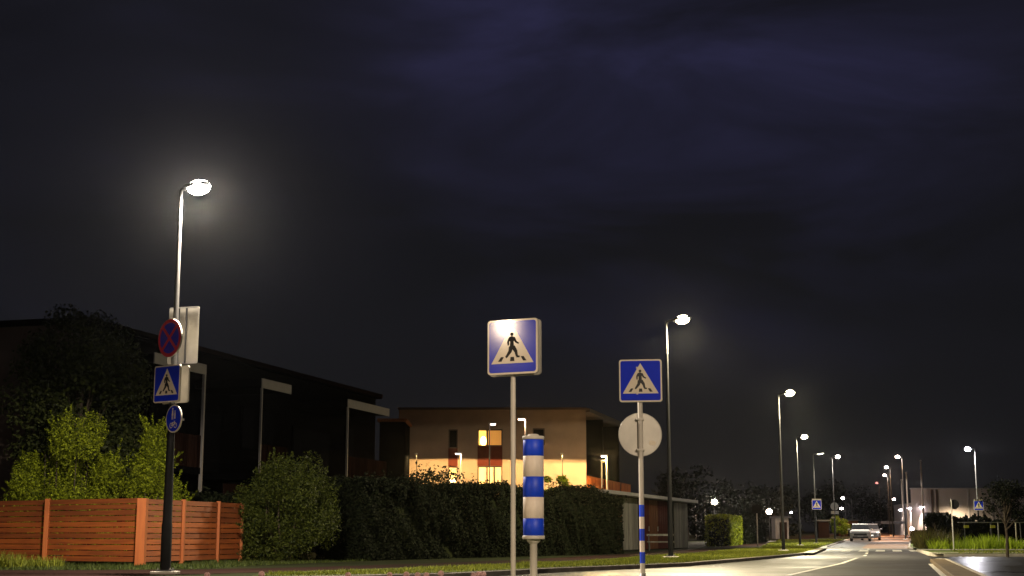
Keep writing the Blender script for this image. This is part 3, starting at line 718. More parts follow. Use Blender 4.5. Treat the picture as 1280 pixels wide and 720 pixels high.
street_lamp(1059,205,636,'low far lamp above the lamplit yellow-green tree',-1,900,(1,.9,.9),40,darkto=.02,arm=.25,found=0)
street_lamp(1112,215,624.5,'far lamp on a pale post in front of the white wing, arm pointing right',1,0,(1,.85,.8),40,darkto=.02,arm=.7,found=0)
street_lamp(951,205,634,'small far lamp standing left of the dark lamp post, arm pointing right',1,0,(1,.85,.85),30,darkto=.02,arm=.3,found=0)
street_lamp(987,230,641,'tiny far lamp just right of the third lamp post',1,0,(.9,.9,1),20,darkto=.5,arm=.2,found=0)
# lamps behind and beside the photographer: they light the near signs
street_lamp(0,-2.6,0,'street lamp standing left of the photographer on the opposite kerb',1,8000,(1,.74,.50),1000,x=-24.3,H=8.0,tilt=0,cone=164,blend=.05,yaw=.6)
street_lamp(0,2,0,'street lamp standing right of the photographer on the kerb',-1,9000,(1,.80,.58),60,x=7.0,H=8.0,tilt=0,cone=165,blend=.04,yaw=-.6)

# flood lights seen as bare glowing points
def floodlight(px,py,Y,label,col,glow,power=0,s=.16,ph=None):
    q=at(px,py,Y); t=thing('floodlight_mast',(q.x,Y,gz(Y)),label,'floodlight',group='distant floodlights')
    H=q.z-gz(Y); b=MB(); b.tube([(0,.1,0),(0,.1,H-.1)],[.06,.04],'black',8); b.build('pole',t)
    b=MB(); b.box((0,.06,H),(s*2.2,.1,s*1.8),'dgrey'); hd=b.build('lamp_head',t,bevel=.01)
    b=MB(); b.ell((0,0,H),(s,.05,s*.85),lens_mat(col,glow),12); b.build('lens',hd)
    if power: 
        l=spot((q.x,Y-.2,q.z),power,col,(0,-1,-.8),150,.4,.1)
floodlight(893,627.5,120,'bright bare floodlight right of the twin courtyard lamps',(1,.85,.65),40,3000,s=.26)
floodlight(961.5,639.5,125,'bright low floodlight left of the third street lamp',(1,.82,.62),40,1500,s=.26)

# courtyard lamps (pale posts)
def path_lamp(px,py,Y,label,power=0,col=(1,.62,.24),side=-1,tone='offwhite',glow=30,cone=178,r=.05,hl=.28,aim=(0,0,-1),pc=None):
    q=at(px,py,Y); t=thing('courtyard_lamp',(q.x,Y,gz(Y)),label,'courtyard lamp',group='courtyard lamps'); H=q.z-gz(Y)
    b=MB(); b.tube([(0,0,0),(0,0,H)],[r,r*.8],tone,10); b.build('pole',t)
    b=MB(); b.box((side*hl/2,0,H+.03),(hl+.1,.16,.06),'steel'); hd=b.build('lamp_head',t,bevel=.01)
    b=MB(); b.box((side*(hl/2+.03),0,H-.02),(hl*.8,.13,.05),lens_mat(col if pc is None else pc,glow)); b.build('lens',hd)
    if power: spot((q.x+side*hl/2,Y,q.z-.08),power,col,aim,cone,.02,.05)
YW=(1,.66,.24)
path_lamp(576.5,567,74.2,'pale courtyard lamp post in front of the narrow window column',720,YW,-1,glow=14,pc=(1,.8,.8))
path_lamp(521,568,74.2,'added thin lamp post lighting the left end of the cream wall',720,YW,-1,glow=0,tone='black',r=.02,hl=.06)  # invented source, added to wash the wall with yellow light
path_lamp(642,568,74.2,'added thin lamp post behind the crossing sign pole, lighting the cream wall',720,YW,-1,glow=0,tone='black',r=.02,hl=.06)  # second added wall-wash source, kept behind the sign pole
path_lamp(703,568,74.2,'added thin lamp post lighting the right-hand part of the cream wall',1000,YW,-1,glow=0,tone='black',r=.02,hl=.06)  # third added wall-wash source, stronger towards the corner
path_lamp(758.5,570,73.2,'pale courtyard lamp post beside the wooden balcony',2600,YW,-1,glow=14,pc=(1,.75,.85))
path_lamp(612,530,68,'thin dark lamp post crossing the lit upper window',0,(1,.85,.75),1,tone='dgrey',glow=14,r=.035)
path_lamp(657,524,66.5,'warm bright lamp above the striped bollard',300,(1,.62,.38),-1,glow=60,hl=.34)
path_lamp(869,623,140,'left one of the distant twin courtyard lamps',350,(1,.8,.7),1,glow=14)
path_lamp(881,626,146,'right one of the distant twin courtyard lamps',350,(1,.8,.7),1,glow=14)
path_lamp(752,577,73,'thin second post just left of the balcony courtyard lamp',0,YW,1,glow=.5,tone='offwhite',r=.035,hl=.12)

# signs bolted to the left lamp
def sgn(name,label,loc,yaw,group=None):
    return thing(name,loc,label,'sign',yaw,group)
Yp=26.6
q=at(224.5,418,Yp); t=sgn('rectangular_sign','plain pale back of a tall rectangular sign plate on the left lamp post',(BX+.13,Yp+.12,q.z),R(-16))
w_,h_=.64,1.10
b=MB(); b.prism(rrect(0,0,w_,h_,.03),0,.012,'signback'); b.build('plate',t)
b=MB(); 
for dx,ww in ((-.10,.03),(.06,.03)): b.box((dx,-.018,0),(.025,.03,h_*.98),'dgrey')
b.box((0,-.02,h_/2-.02),(w_*.9,.03,.02),'steel'); b.build('rail',t)
q=at(215.5,424.5,Yp); t=sgn('no_stopping_sign','round blue no-stopping sign with red rim and red cross on the left lamp post',(q.x,Yp-.22,q.z),R(-41))
b=MB(); rd=.365
b.prism(circ(0,0,rd,44),0,.035,'signback'); b.prism(circ(0,0,rd*.985,44),-.001,-.003,'signred'); b.prism(circ(0,0,rd*.80,40),-.0035,-.005,'signblue2')
for k,a in enumerate((45,-45)):
    ca,sa=math.cos(R(a)),math.sin(R(a)); L=rd*.83
    b.prism(seg((-ca*L,-sa*L),(ca*L,sa*L),rd*.085,rd*.085),-.0055-.0007*k,-.007-.0007*k,'signred')
b.build('sign_disc',t)
b=MB(); b.box((0,.08,-.1),(.1,.12,.04),'steel'); b.box((0,.08,.15),(.1,.12,.04),'steel'); b.build('bracket',t)
q=at(211.5,481,Yp); t=sgn('crossing_sign','pedestrian crossing sign on the left lamp post below the red-rimmed disc',(q.x,Yp-.18,q.z),R(-34))
b=MB(); crossing_panel(b,.70,Matrix.Identity(4)); b.build('sign_panel',t)
b=MB(); b.box((.0,.09,.2),(.1,.12,.04),'steel'); b.box((.0,.09,-.2),(.1,.12,.04),'steel'); b.build('bracket',t)
b=MB(); crossing_panel(b,.70,TR(0,.24,0,0,True)); tag(b.build('rear_sign_panel',t),'second crossing panel facing away, its pale back and edge seen on the right')
q=at(220.5,525,Yp); t=sgn('shared_path_sign','small oval-looking blue disc with white walkers and bicycle, lowest sign on the left lamp post',(q.x+.02,Yp-.30,q.z),R(-44))
b=MB(); rd=.262
b.prism(circ(0,0,rd,36),0,.02,'signback'); b.prism(circ(0,0,rd*.99,36),-.001,-.003,'signwhite'); b.prism(circ(0,0,rd*.91,36),-.0035,-.005,'signblue')
Y0=-.0055
for cx,s in ((-.035,1.0),(.045,.72)):
    zb=.02
    b.prism(circ(cx,zb+.165*s,.021*s,12),Y0,Y0-.001,'signwhite'); b.prism([(cx-.03*s,zb+.045*s),(cx-.016*s,zb+.14*s),(cx+.016*s,zb+.14*s),(cx+.03*s,zb+.045*s)],Y0,Y0-.001,'signwhite')
    for dx in (-.013,.013): b.prism(seg((cx+dx*s,zb+.045*s),(cx+dx*1.4*s,zb-.035*s),.008,.007),Y0-.0002,Y0-.0012,'signwhite')
for cx in (-.07,.07):
    ring=[(cx+.045*math.cos(2*PI*k/16),-.125+.045*math.sin(2*PI*k/16)) for k in range(17)]
    for k in range(16): b.prism(seg(ring[k],ring[k+1],.006,.006),Y0-.0001*(k%2),Y0-.001-.0001*(k%2),'signwhite')
for i,(a,c) in enumerate((((-.07,-.125),(-.03,-.07)),((-.03,-.07),(.045,-.07)),((.07,-.125),(.04,-.05)),((-.03,-.07),(.0,-.125)),((0,-.125),(.045,-.07)),((-.07,-.125),(0,-.125)),((.02,-.05),(.06,-.05)))):
    b.prism(seg(a,c,.0055,.0055),Y0-.0003-.0001*i,Y0-.0014-.0001*i,'signwhite')
b.build('sign_disc',t)
b=MB(); b.box((-.06,.13,0),(.06,.24,.04),'steel'); b.build('bracket',t)

# small distant crossing signs
def small_cross(px,py,Y,label,yaw=0,dy=-.12,topbar=False):
    q=at(px,py,Y); t=sgn('crossing_sign',label,(q.x,Y+dy,q.z),yaw,'distant crossing signs')
    b=MB(); crossing_panel(b,.70,Matrix.Identity(4)); b.build('sign_panel',t)
    b=MB(); b.box((0,.07,.2),(.1,.10,.04),'steel'); b.box((0,.07,-.2),(.1,.10,.04),'steel'); b.build('bracket',t)
    b=MB(); b.box((0,-.04,.40),(.66,.14,.05),'signwhite'); b.build('top_hood',t)
small_cross(1020.5,631,106,'small distant crossing sign left of the far road on a lamp post')
small_cross(1222.8,632,104,'small distant crossing sign on the right-hand lamp post')
# sign posts with backs
def signpost(px,Y,ptop,label,disc=None,plates=(),tone='steel',dark='dgrey',r=.032,side=0):
    X=baseX(px,Y); H=at(px,ptop,Y).z-gz(Y); t=thing('sign_post',(X,Y,gz(Y)),label,'sign')
    b=MB(); b.tube([(0,0,0),(0,0,H)],r,tone,10); b.build('pole',t)
    if disc:
        py,rad,m=disc; z=at(px,py,Y).z-gz(Y); b=MB(); b.prism(circ(side,z,rad,28),.05,.06,m); b.build('round_sign',t)
    for py,w,h,dx,m in plates:
        z=at(px,py,Y).z-gz(Y); b=MB(); b.prism(rrect(dx,z,w,h,.02),-.05,-.06,m); b.build('sign_plate',t)
    return t
signpost(947.5,86,632,'thin grey signpost with a dark square sign left of the third lamp post',plates=((636.5,.62,.5,0,'black'),))
signpost(1045.5,128.5,627,'round grey sign back with two pale plates below, beside the black lamp post',disc=(633,.36,'signback'),plates=((640.6,.32,.28,-.2,'signwhite'),(640.6,.32,.28,.18,'signback'),(647,.28,.15,-.2,'signwhite')),tone='dgrey')
signpost(1192.5,71.5,624,'slim grey signpost with a dark round sign back among the right-hand weeds',disc=(630.5,.24,'black'),side=.16,plates=())

# ------------------------------------------------------------------ left apartment building (dark facade receding)
d16=Vector((math.sin(R(15.8)),math.cos(R(15.8)),0)); n16=Vector((math.cos(R(15.8)),-math.sin(R(15.8)),0))
O=Vector((-11.1,53.0,0))-d16*9.2       # near corner on the road-side facade
TB=Matrix(((n16.x,d16.x,0,0),(n16.y,d16.y,0,0),(0,0,1,0),(0,0,0,1)))     # local x = out of facade, y = along
bd=thing('apartment_building',(O.x,O.y,0),'long dark two-storey apartment block with canopied balconies behind the hedge','building')
def bbox(b,x0,x1,y0,y1,z0,z1,m): b.box(((x0+x1)/2,(y0+y1)/2,(z0+z1)/2),(x1-x0,y1-y0,z1-z0),m,TB)
LB=25.5
b=MB(); bbox(b,-10,0,.02,LB,0,7.3,'walldark'); b.build('wall',bd)
b=MB(); bbox(b,-14,-.004,-.16,.015,0,7.3,'wallgable'); tag(b.build('gable_wall',bd),'brown rendered gable wall facing the fence')
b=MB(); bbox(b,-14.2,.25,-.3,LB+.2,7.3,7.5,'walldark'); b.build('roof',bd)
b=MB(); bbox(b,.25,.29,-.3,LB+.2,7.36,7.52,'timberd'); b.build('roof_edge_trim',bd)
def canopy(y0,y1,near=True,far=False,zt=6.3):
    b=MB(); bbox(b,0.01,2.66,y0,y1,zt-.30,zt-.02,'walldark'); cn=b.build('balcony_canopy',bd); b=MB(); bbox(b,2.662,2.70,y0,y1,zt-.34,zt,'pale_edge'); b.build('lit_edge_strip',cn)  # dark canopy with pale outer edge: light from the road side painted in
    b=MB(); bbox(b,2.63,2.70,y0+.01,y0+.08,2.9,zt-.342,'pale_edge') if near else None
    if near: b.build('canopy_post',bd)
    if far:
        b=MB(); bbox(b,2.61,2.70,y1-.10,y1-.01,.0,zt-.342,'pale_edge'); b.build('canopy_post',bd)
    b=MB(); bbox(b,0.01,2.66,y0+.15,y1-.05,2.7,2.9,'walldark'); b.build('balcony_floor',bd)
    b=MB()
    for k in range(int((y1-y0-.2)/.12)):
        y=y0+.16+k*.12; bbox(b,2.60,2.64,y,y+.10,2.9,3.95,'timberd')
    b.build('balcony_railing',bd)
    # dark side partition and glazing behind
    b=MB(); bbox(b,0.012,.05,y0+.4,y1-.4,2.95,5.3,'walldark'); w=b.build('window',bd)
    b=MB(); bbox(b,0.052,.06,y0+.5,y1-.5,3.05,5.2,'darkpane'); b.build('pane',w)
canopy(0.0-.15,3.2,False,True); canopy(7.4,9.9,True,False); canopy(15.5,20.3,True,False)
for y0 in (4.2,5.7,11.2,13.0,21.6):
    for z0 in (.9,4.0):
        b=MB(); bbox(b,.003,.05,y0,y0+1.1,z0,z0+1.7,'walldark'); w=b.build('window',bd)
        b=MB(); bbox(b,.052,.058,y0+.08,y0+1.02,z0+.08,z0+1.62,'darkpane'); b.build('pane',w)
b=MB(); bbox(b,2.0,2.06,6.0,7.9,1.3,2.5,'timberd'); bbox(b,1.99,2.0,6.15,7.75,1.4,2.4,'darkpane'); b.build('porch_window',bd)
b=MB(); q=at(490,527,72); b.box((q.x,74,q.z/2),(1.3,3.5,q.z),'walldark'); b.box((q.x,73.9,q.z+.08),(1.5,3.9,.14),'timber')
tag(b.build('garden_shed'),'dark flat-roofed block between the apartment block and the cream building','shed')

# ------------------------------------------------------------------ middle cream building
Ym=76.5; xa=at(498,560,Ym).x; xb=at(732.5,560,Ym).x; ztop=at(640,512.5,Ym).z
mb=thing('cream_building',(xb,Ym,0),'cream rendered block with lit upper window, glowing yellow below its courtyard lamps','building')
def wx(px): return at(px,560,Ym).x
def wz(py): return at(640,py,Ym).z
holes=[(wx(560.5),wx(572),wz(607),wz(583)),(wx(560.5),wx(572),wz(560),wz(536.5)),(wx(597),wx(628),wz(608),wz(582.5)),(wx(597),wx(628),wz(557.5),wz(536.5)),(wx(666),wx(681),wz(556),wz(535))]
xs=sorted({xa,xb}|{h[0] for h in holes}|{h[1] for h in holes}); zs_=sorted({0,ztop}|{h[2] for h in holes}|{h[3] for h in holes})
b=MB()
for i in range(len(xs)-1):
    for j in range(len(zs_)-1):
        cx,cz=(xs[i]+xs[i+1])/2,(zs_[j]+zs_[j+1])/2
        if any(h[0]<cx<h[1] and h[2]<cz<h[3] for h in holes): continue
        b.box((cx-xb,.15,cz),(xs[i+1]-xs[i],.3,zs_[j+1]-zs_[j]),'wallbrown')
b.build('front_wall',mb)
def window(h,panes,split=(),fm='frame'):
    x0,x1,z0,z1=h; x0-=xb;x1-=xb; b=MB(); w=.06
    for (c,s) in (((x0+w/2,.2,(z0+z1)/2),(w,.1,z1-z0)),((x1-w/2,.2,(z0+z1)/2),(w,.1,z1-z0)),(((x0+x1)/2,.2,z0+w/2),(x1-x0-2*w,.1,w)),(((x0+x1)/2,.2,z1-w/2),(x1-x0-2*w,.1,w))): b.box(c,s,fm)
    for f in split: b.box((x0+(x1-x0)*f,.2,(z0+z1)/2),(.09,.09,z1-z0-2*w-.002),fm)
    fr=b.build('window',mb)
    e=[0]+list(split)+[1]
    for k in range(len(e)-1):
        b=MB(); a=x0+(x1-x0)*e[k]; c=x0+(x1-x0)*e[k+1]; b.box(((a+c)/2,.235,(z0+z1)/2),(c-a-.02,.02,z1-z0-.04),panes[k]); b.build('pane',fr)
window(holes[0],['winlit3'],()); window(holes[1],['glass'],()); window(holes[2],['winlit3','winlit3','winlit3'],(.38,.68)); window(holes[3],['winlit','winlit2'],(.38,)); window(holes[4],['glass'],())
for (px0,px1,pa,pb) in ((560.5,572,583,560.3),(597,628,582.3,557.7)):
    b=MB(); b.box(((wx(px0)+wx(px1))/2-xb,-.02,(wz(pa)+wz(pb))/2),(wx(px1)-wx(px0),.035,wz(pb)-wz(pa)),'redpanel'); tag(b.build('spandrel_panel',mb),'dark red panel between windows')
# bright curtain patch and ceiling lamp seen in the windows
b=MB(); b.ell((wx(566)-xb,.19,wz(600.5)),(.15,.02,.10),lens_mat((1,.78,.45),12),10); b.build('indoor_lamp',mb)
b=MB(); b.ell((wx(604)-xb,.19,wz(551)),(.16,.02,.26),lens_mat((1,.72,.30),9),10); b.build('indoor_lamp',mb)
b=MB(); b.box(((xa-xb)/2,-.02,ztop+.06),(xb-xa+.1,.45,.12),'frame'); b.build('parapet_cap',mb)
d14=Vector((math.sin(R(14.5)),math.cos(R(14.5)),0)); n14=Vector((math.cos(R(14.5)),-math.sin(R(14.5)),0))
TM=Matrix(((n14.x,d14.x,0,0),(n14.y,d14.y,.3,0),(0,0,1,0),(0,0,0,1))); TM=Matrix(((n14.x,d14.x,0,0),(n14.y,d14.y,0,.302),(0,0,1,0),(0,0,0,1)))
def mbx(b,x0,x1,y0,y1,z0,z1,m): b.box(((x0+x1)/2,(y0+y1)/2,(z0+z1)/2),(x1-x0,y1-y0,z1-z0),m,TM)
LS=14
b=MB(); mbx(b,-1.8,-1.5,0,LS,0,ztop-.1,'timber'); b.build('side_wall',mb)
b=MB(); mbx(b,-.25,0,0,.15,0,ztop-.1,'wallbrown'); b.build('corner_pier',mb)
b=MB(); mbx(b,-10,.25,.0,LS,ztop-.09,ztop+.12,'wallgable'); b.build('roof',mb)
for z0 in (2.65,5.2)[:1]:
    b=MB(); mbx(b,-1.5,.1,.2,LS,z0,z0+.18,'fascia'); b.build('balcony_floor',mb)
for y0 in (5.2,10.4):
    b=MB(); mbx(b,-1.5,-.05,y0,y0+.18,.0,ztop-.1,'walldark'); b.build('balcony_partition',mb)
for y0,nk in ((.25,38),(5.5,38),(10.7,26)):
    b=MB()
    for k in range(nk):
        y=y0+k*.125; mbx(b,.02,.05,y,y+.10,2.85,3.85,'orangewood')
    mbx(b,.015,.055,y0,y0+nk*.125,3.852,3.92,'orangewood')
    b.build('balcony_railing',mb)
b=MB(); mbx(b,-1.498,-1.44,.35,1.1,4.9,6.3,'frame'); w=b.build('window',mb); b=MB(); mbx(b,-1.438,-1.43,.42,1.03,4.97,6.23,'winlit2'); b.build('pane',w)
for y0 in (2.2,6.5,8.6,11.6):
    b=MB(); mbx(b,-1.498,-1.44,y0,y0+1.4,2.9,5.1,'frame'); w=b.build('window',mb); b=MB(); mbx(b,-1.438,-1.43,y0+.1,y0+1.3,3,5,'glass'); b.build('pane',w)

# ------------------------------------------------------------------ shed row under the building
P0=Vector((at(742,690,64.5).x,64.5,0)); P1=Vector((at(861.5,690,84.5).x,84.5,0)); ds=(P1-P0).normalized(); Ls=(P1-P0).length; ns=Vector((ds.y,-ds.x,0))
TS=Matrix(((ns.x,ds.x,0,0),(ns.y,ds.y,0,0),(0,0,1,0),(0,0,0,1)))
sh=thing('garage_row',(P0.x,P0.y,0),'row of low flat-roofed sheds with pale panels and red-brown doors right of the hedge','shed')
def sbx(b,x0,x1,y0,y1,z0,z1,m): b.box(((x0+x1)/2,(y0+y1)/2,(z0+z1)/2),(x1-x0,y1-y0,z1-z0),m,TS)
zt=2.62
b=MB(); sbx(b,-4,-.05,.1,Ls-.1,0,zt,'walldark'); b.build('wall',sh)
b=MB(); sbx(b,-4.2,.55,-.2,Ls+.25,zt,zt+.16,'fascia'); b.build('roof',sh)
def yAt(px):
    for k in range(3000):
        s=Ls*k/3000; q=P0+ds*s
        if 640+F*q.x/(q.y*math.cos(TH)-.1)>=px: return s
    return Ls
for a,c,m,n in ((770,778,'timber','shed_door'),(778.5,798,'shedpale','cladding_panel'),(800,812,'redpanel','shed_door'),(812.5,823,'timber','shed_door'),(823.5,835,'redpanel','cladding_panel'),(844,860,'shedpale','cladding_panel')):
    b=MB(); y0,y1=yAt(a),yAt(c); 
    nb=max(2,int((y1-y0)/.25))
    for k in range(nb): sbx(b,-.048,.0+.01*(k%2),y0+(y1-y0)*k/nb,y0+(y1-y0)*(k+1)/nb-.01,.03,zt-.05,m)
    o=b.build(n,sh)
    if n=='shed_door':
        b=MB(); sbx(b,.012,.05,y1-.2,y1-.17,.95,1.2,'steel'); b.build('handle',o)

# bench / barrier in the garden
p=gnd(826,683); 
t=thing('garden_bench',(at(826,690,69).x,69,0),'faint pale-railed bench in front of the red-brown sheds','bench')
b=MB(); b.box((0,0,.42),(1.3,.38,.05),'shedpale'); b.build('seat',t)
b=MB(); b.box((0,.2,.75),(1.3,.04,.10),'shedpale'); b.build('backrest',t)
for s in (-.55,.55):
    b=MB(); b.box((s,0,.2),(.05,.34,.39),'dgrey'); b.box((s,.17,.55),(.05,.04,.38),'dgrey'); b.build('leg',t)

# ------------------------------------------------------------------ right white hall
Yh=190; gh=gz(Yh); xh=at(1139.5,640,Yh).x; zh=at(1200,611.5,Yh).z-gh
hall=thing('white_hall',(xh,Yh,gh),'large pale flat-roofed hall with scalloped wall lights on the right','building')
b=MB(); b.slab([(0,0),(60,0),(60,24),(8.5,24)],0,zh,'hall'); b.build('wall',hall)
b=MB(); b.slab([(-.15,-.15),(60,-.15),(60,24),(8.5,24)],zh+.002,zh+.16,'fascia'); b.build('roof',hall)
for k,px in enumerate((1166,1172,1211,1240,1265)):
    b=MB(); x=at(px,640,Yh).x-xh; b.box((x,-.06,zh/2-.02),(.22 if k>1 else .3,.11,zh-.06),'fascia' if k>1 else 'frame'); b.build('pilaster',hall)
b=MB(); b.box((at(1170,640,Yh).x-xh,-.04,at(0,645,Yh).z-gh),(3.4,.07,1.0),'frame'); w=b.build('window',hall); b=MB(); b.box((at(1170,640,Yh).x-xh,-.09,at(0,645,Yh).z-gh),(3.2,.02,.8),'glass'); b.build('pane',w)
xw=at(1117.5,640,Yh+12).x-xh; zw0=at(1118.5,631.5,Yh+12).z-gh; zw1=at(1139,628.5,Yh).z-gh
b=MB(); b.box((-1.5,6.5,0),(.01,.01,.01),'wingw')
b=MB(); b.add([(xw,12,0),(-.005,0.2,0),(-.005,0.2,zw1),(xw,12,zw0),(xw+4,14,0),(4,13,0),(4,13,zw1),(xw+4,14,zw0)],[(0,1,2,3),(4,7,6,5),(3,2,6,7),(0,3,7,4)],'wingw'); tag(b.build('wing_wall',hall),'lower white wing with a canopy')
# canopy on wing
b=MB(); q0=at(1120,653.5,Yh+6); b.box((-2.3,2.5,q0.z-gh),(3.2,3.4,.35),'dgrey'); b.build('canopy',hall)
for px,py,Yo,xo in ((1126,637.5,Yh+6.2,0),(1136.5,635.5,Yh+.9,0),(1152.5,634,Yh,0)):
    q=at(px,py,Yo-.45); b=MB(); b.box((q.x-xh,q.y-Yh+.1,q.z-gh+.1),(.5,.45,.12),'steel'); o=b.build('wall_lamp',hall)
    b=MB(); b.ell((q.x-xh,q.y-Yh,q.z-gh),(.32,.22,.14),lens_mat((1,.88,.95),30),10); b.build('lens',o)
    spot((q.x-.02,q.y-.12,q.z-.15),2600,(1,.80,.70),(.30,.20,-1),64,.35,.1)
q=at(1140,661.3,Yh-3); t=thing('bollard_lamp',(q.x,Yh-3,gz(Yh-3)),'glaring low bollard lamp at the foot of the white wing','lamp')
b=MB(); b.tube([(0,0,0),(0,0,q.z-gz(Yh-3)-.1)],.06,'dgrey',8); b.build('post',t)
b=MB(); b.ell((0,0,q.z-gz(Yh-3)),(.26,.26,.26),lens_mat((1,.88,.85),40),10); b.build('globe',t)
# floor floodlight behind the black hedge washing the hall
q=at(1222,660,Yh-14); t=thing('ground_floodlight',(q.x,Yh-14,gz(Yh-14)),'ground floodlight washing the hall wall, hidden behind the black hedge','floodlight')
b=MB(); b.box((0,0,.2),(.5,.3,.3),'dgrey'); b.build('housing',t)
b=MB(); b.box((0,.16,.25),(.4,.02,.2),lens_mat((1,.85,.6),20)); b.build('lens',t)
spot((q.x+1.5,Yh-2.6,gz(Yh)+3.1),1500,(1,.80,.52),(0,.5,-1),165,.6,.3)
def flagpole(px,pt,Y,lab,r=.07):
    q=at(px,pt,Y); t=thing('flagpole',(baseX(px,Y),Y,gz(Y)),lab,'flagpole',group='flagpoles by the white hall'); b=MB(); H=q.z-gz(Y)
    b.tube([(0,0,0),(0,0,H)],[r,r*.6],'offwhite',8); b.build('pole',t)
    b=MB(); b.ell((0,0,H),(r,r,r),'offwhite',8); b.build('finial',t)
flagpole(1156.5,576,180,'tallest bare flagpole, right of the other two',.14); flagpole(1137.5,591,186,'bare flagpole in the middle of the three',.13); flagpole(1131,600,192,'bare flagpole nearest the far lamps',.13)

# red sheds / dim houses far left of the road
for px,py,Y,w,h,m,lab in ((1027,656,150,1.1,1.7,'timberd','small orange-lit hut seen past the crossing-sign lamp post'),(975,657,140,1.3,2.0,'shedpale','small pale hut left of the third lamp post'),(1058,661,175,2.4,1.8,'timber','orange-lit low hut behind the white parked car')):
    q=at(px,py,Y); t=thing('garden_hut',(q.x,Y,gz(Y)),lab,'hut'); b=MB(); b.box((0,0,h/2),(w,2,h),m); b.build('wall',t); b=MB(); b.box((0,0,h+.08),(w+.4,2.4,.14),'dgrey'); b.build('roof',t)
    b=MB(); b.box((w*.1,-1.02,h*.4),(.7,.04,h*.8),'timberd'); b.build('door',t)
spot((at(1056,0+640,146).x,146,gz(146)+4.3),900,(1,.75,.35),(.1,.5,-1),120,.5,.1)
spot((at(1027,640,146).x,146,gz(146)+3.6),40,(1,.5,.25),(.1,.5,-1),120,.5,.1)

# ------------------------------------------------------------------ rail fence right
rf=thing('rail_fence',(34,86,gz(86)),'thin metal rail fence with slim posts behind the bright weeds','fence')
yR=86; zr=at(1240,653,yR).z-gz(yR)
b=MB(); xa_=at(1197,650,yR).x-34; b.tube([(xa_,0,zr),(34,0,zr-.02)],.022,'steel',6); b.build('top_rail',rf)
for px,m,yc in ((1207,'dgrey',1),(1240,'dgrey',1),(1249,'steel',0),(1260,'dgrey',0),(1271,'offwhite',0),(1277,'dgrey',0),(1290,'dgrey',0),(1310,'dgrey',0)):
    x=at(px,680,yR).x-34; b=MB(); b.tube([(x,0.0,0),(x,0.0,zr-.025)],.04,m,8); o=b.build('post',rf)
    if yc:
        b=MB(); b.box((x+.08,-.08,zr-.25),(.30,.03,.16),'yellowcap'); tag(b.build('reflector',o),'small yellow reflector')
# low dark wall beside the brown grass
b=MB(); q=at(1154,660,100); b.box((q.x,101,gz(100)+.55),(1.2,.25,.95),'timberd'); tag(b.build('garden_wall'),'low dark red wall left of the black hedge','wall')

HAZE=True
if HAZE:
    b=MB(); b.box((0,330,19),(1500,900,45),'halo_haze') if False else None
    hm=bpy.data.materials.new('lamp_halo_haze'); hm.use_nodes=True; hn=hm.node_tree; hn.nodes.remove(hn.nodes['Principled BSDF'])
    pv=hn.nodes.new('ShaderNodeVolumePrincipled'); pv.inputs['Density'].default_value=.00005; pv.inputs['Anisotropy'].default_value=.94; pv.inputs['Color'].default_value=(.9,.92,.95,1)
    hn.links.new(pv.outputs[0],hn.nodes['Material Output'].inputs['Volume']); M['halo_haze']=hm
    b=MB(); b.box((0,400,5.2),(1500,1020,13.2),'halo_haze'); tag(b.build('halo_haze'),kind='stuff')  # thin mist volume added so lamps show halos in place of lens bloom
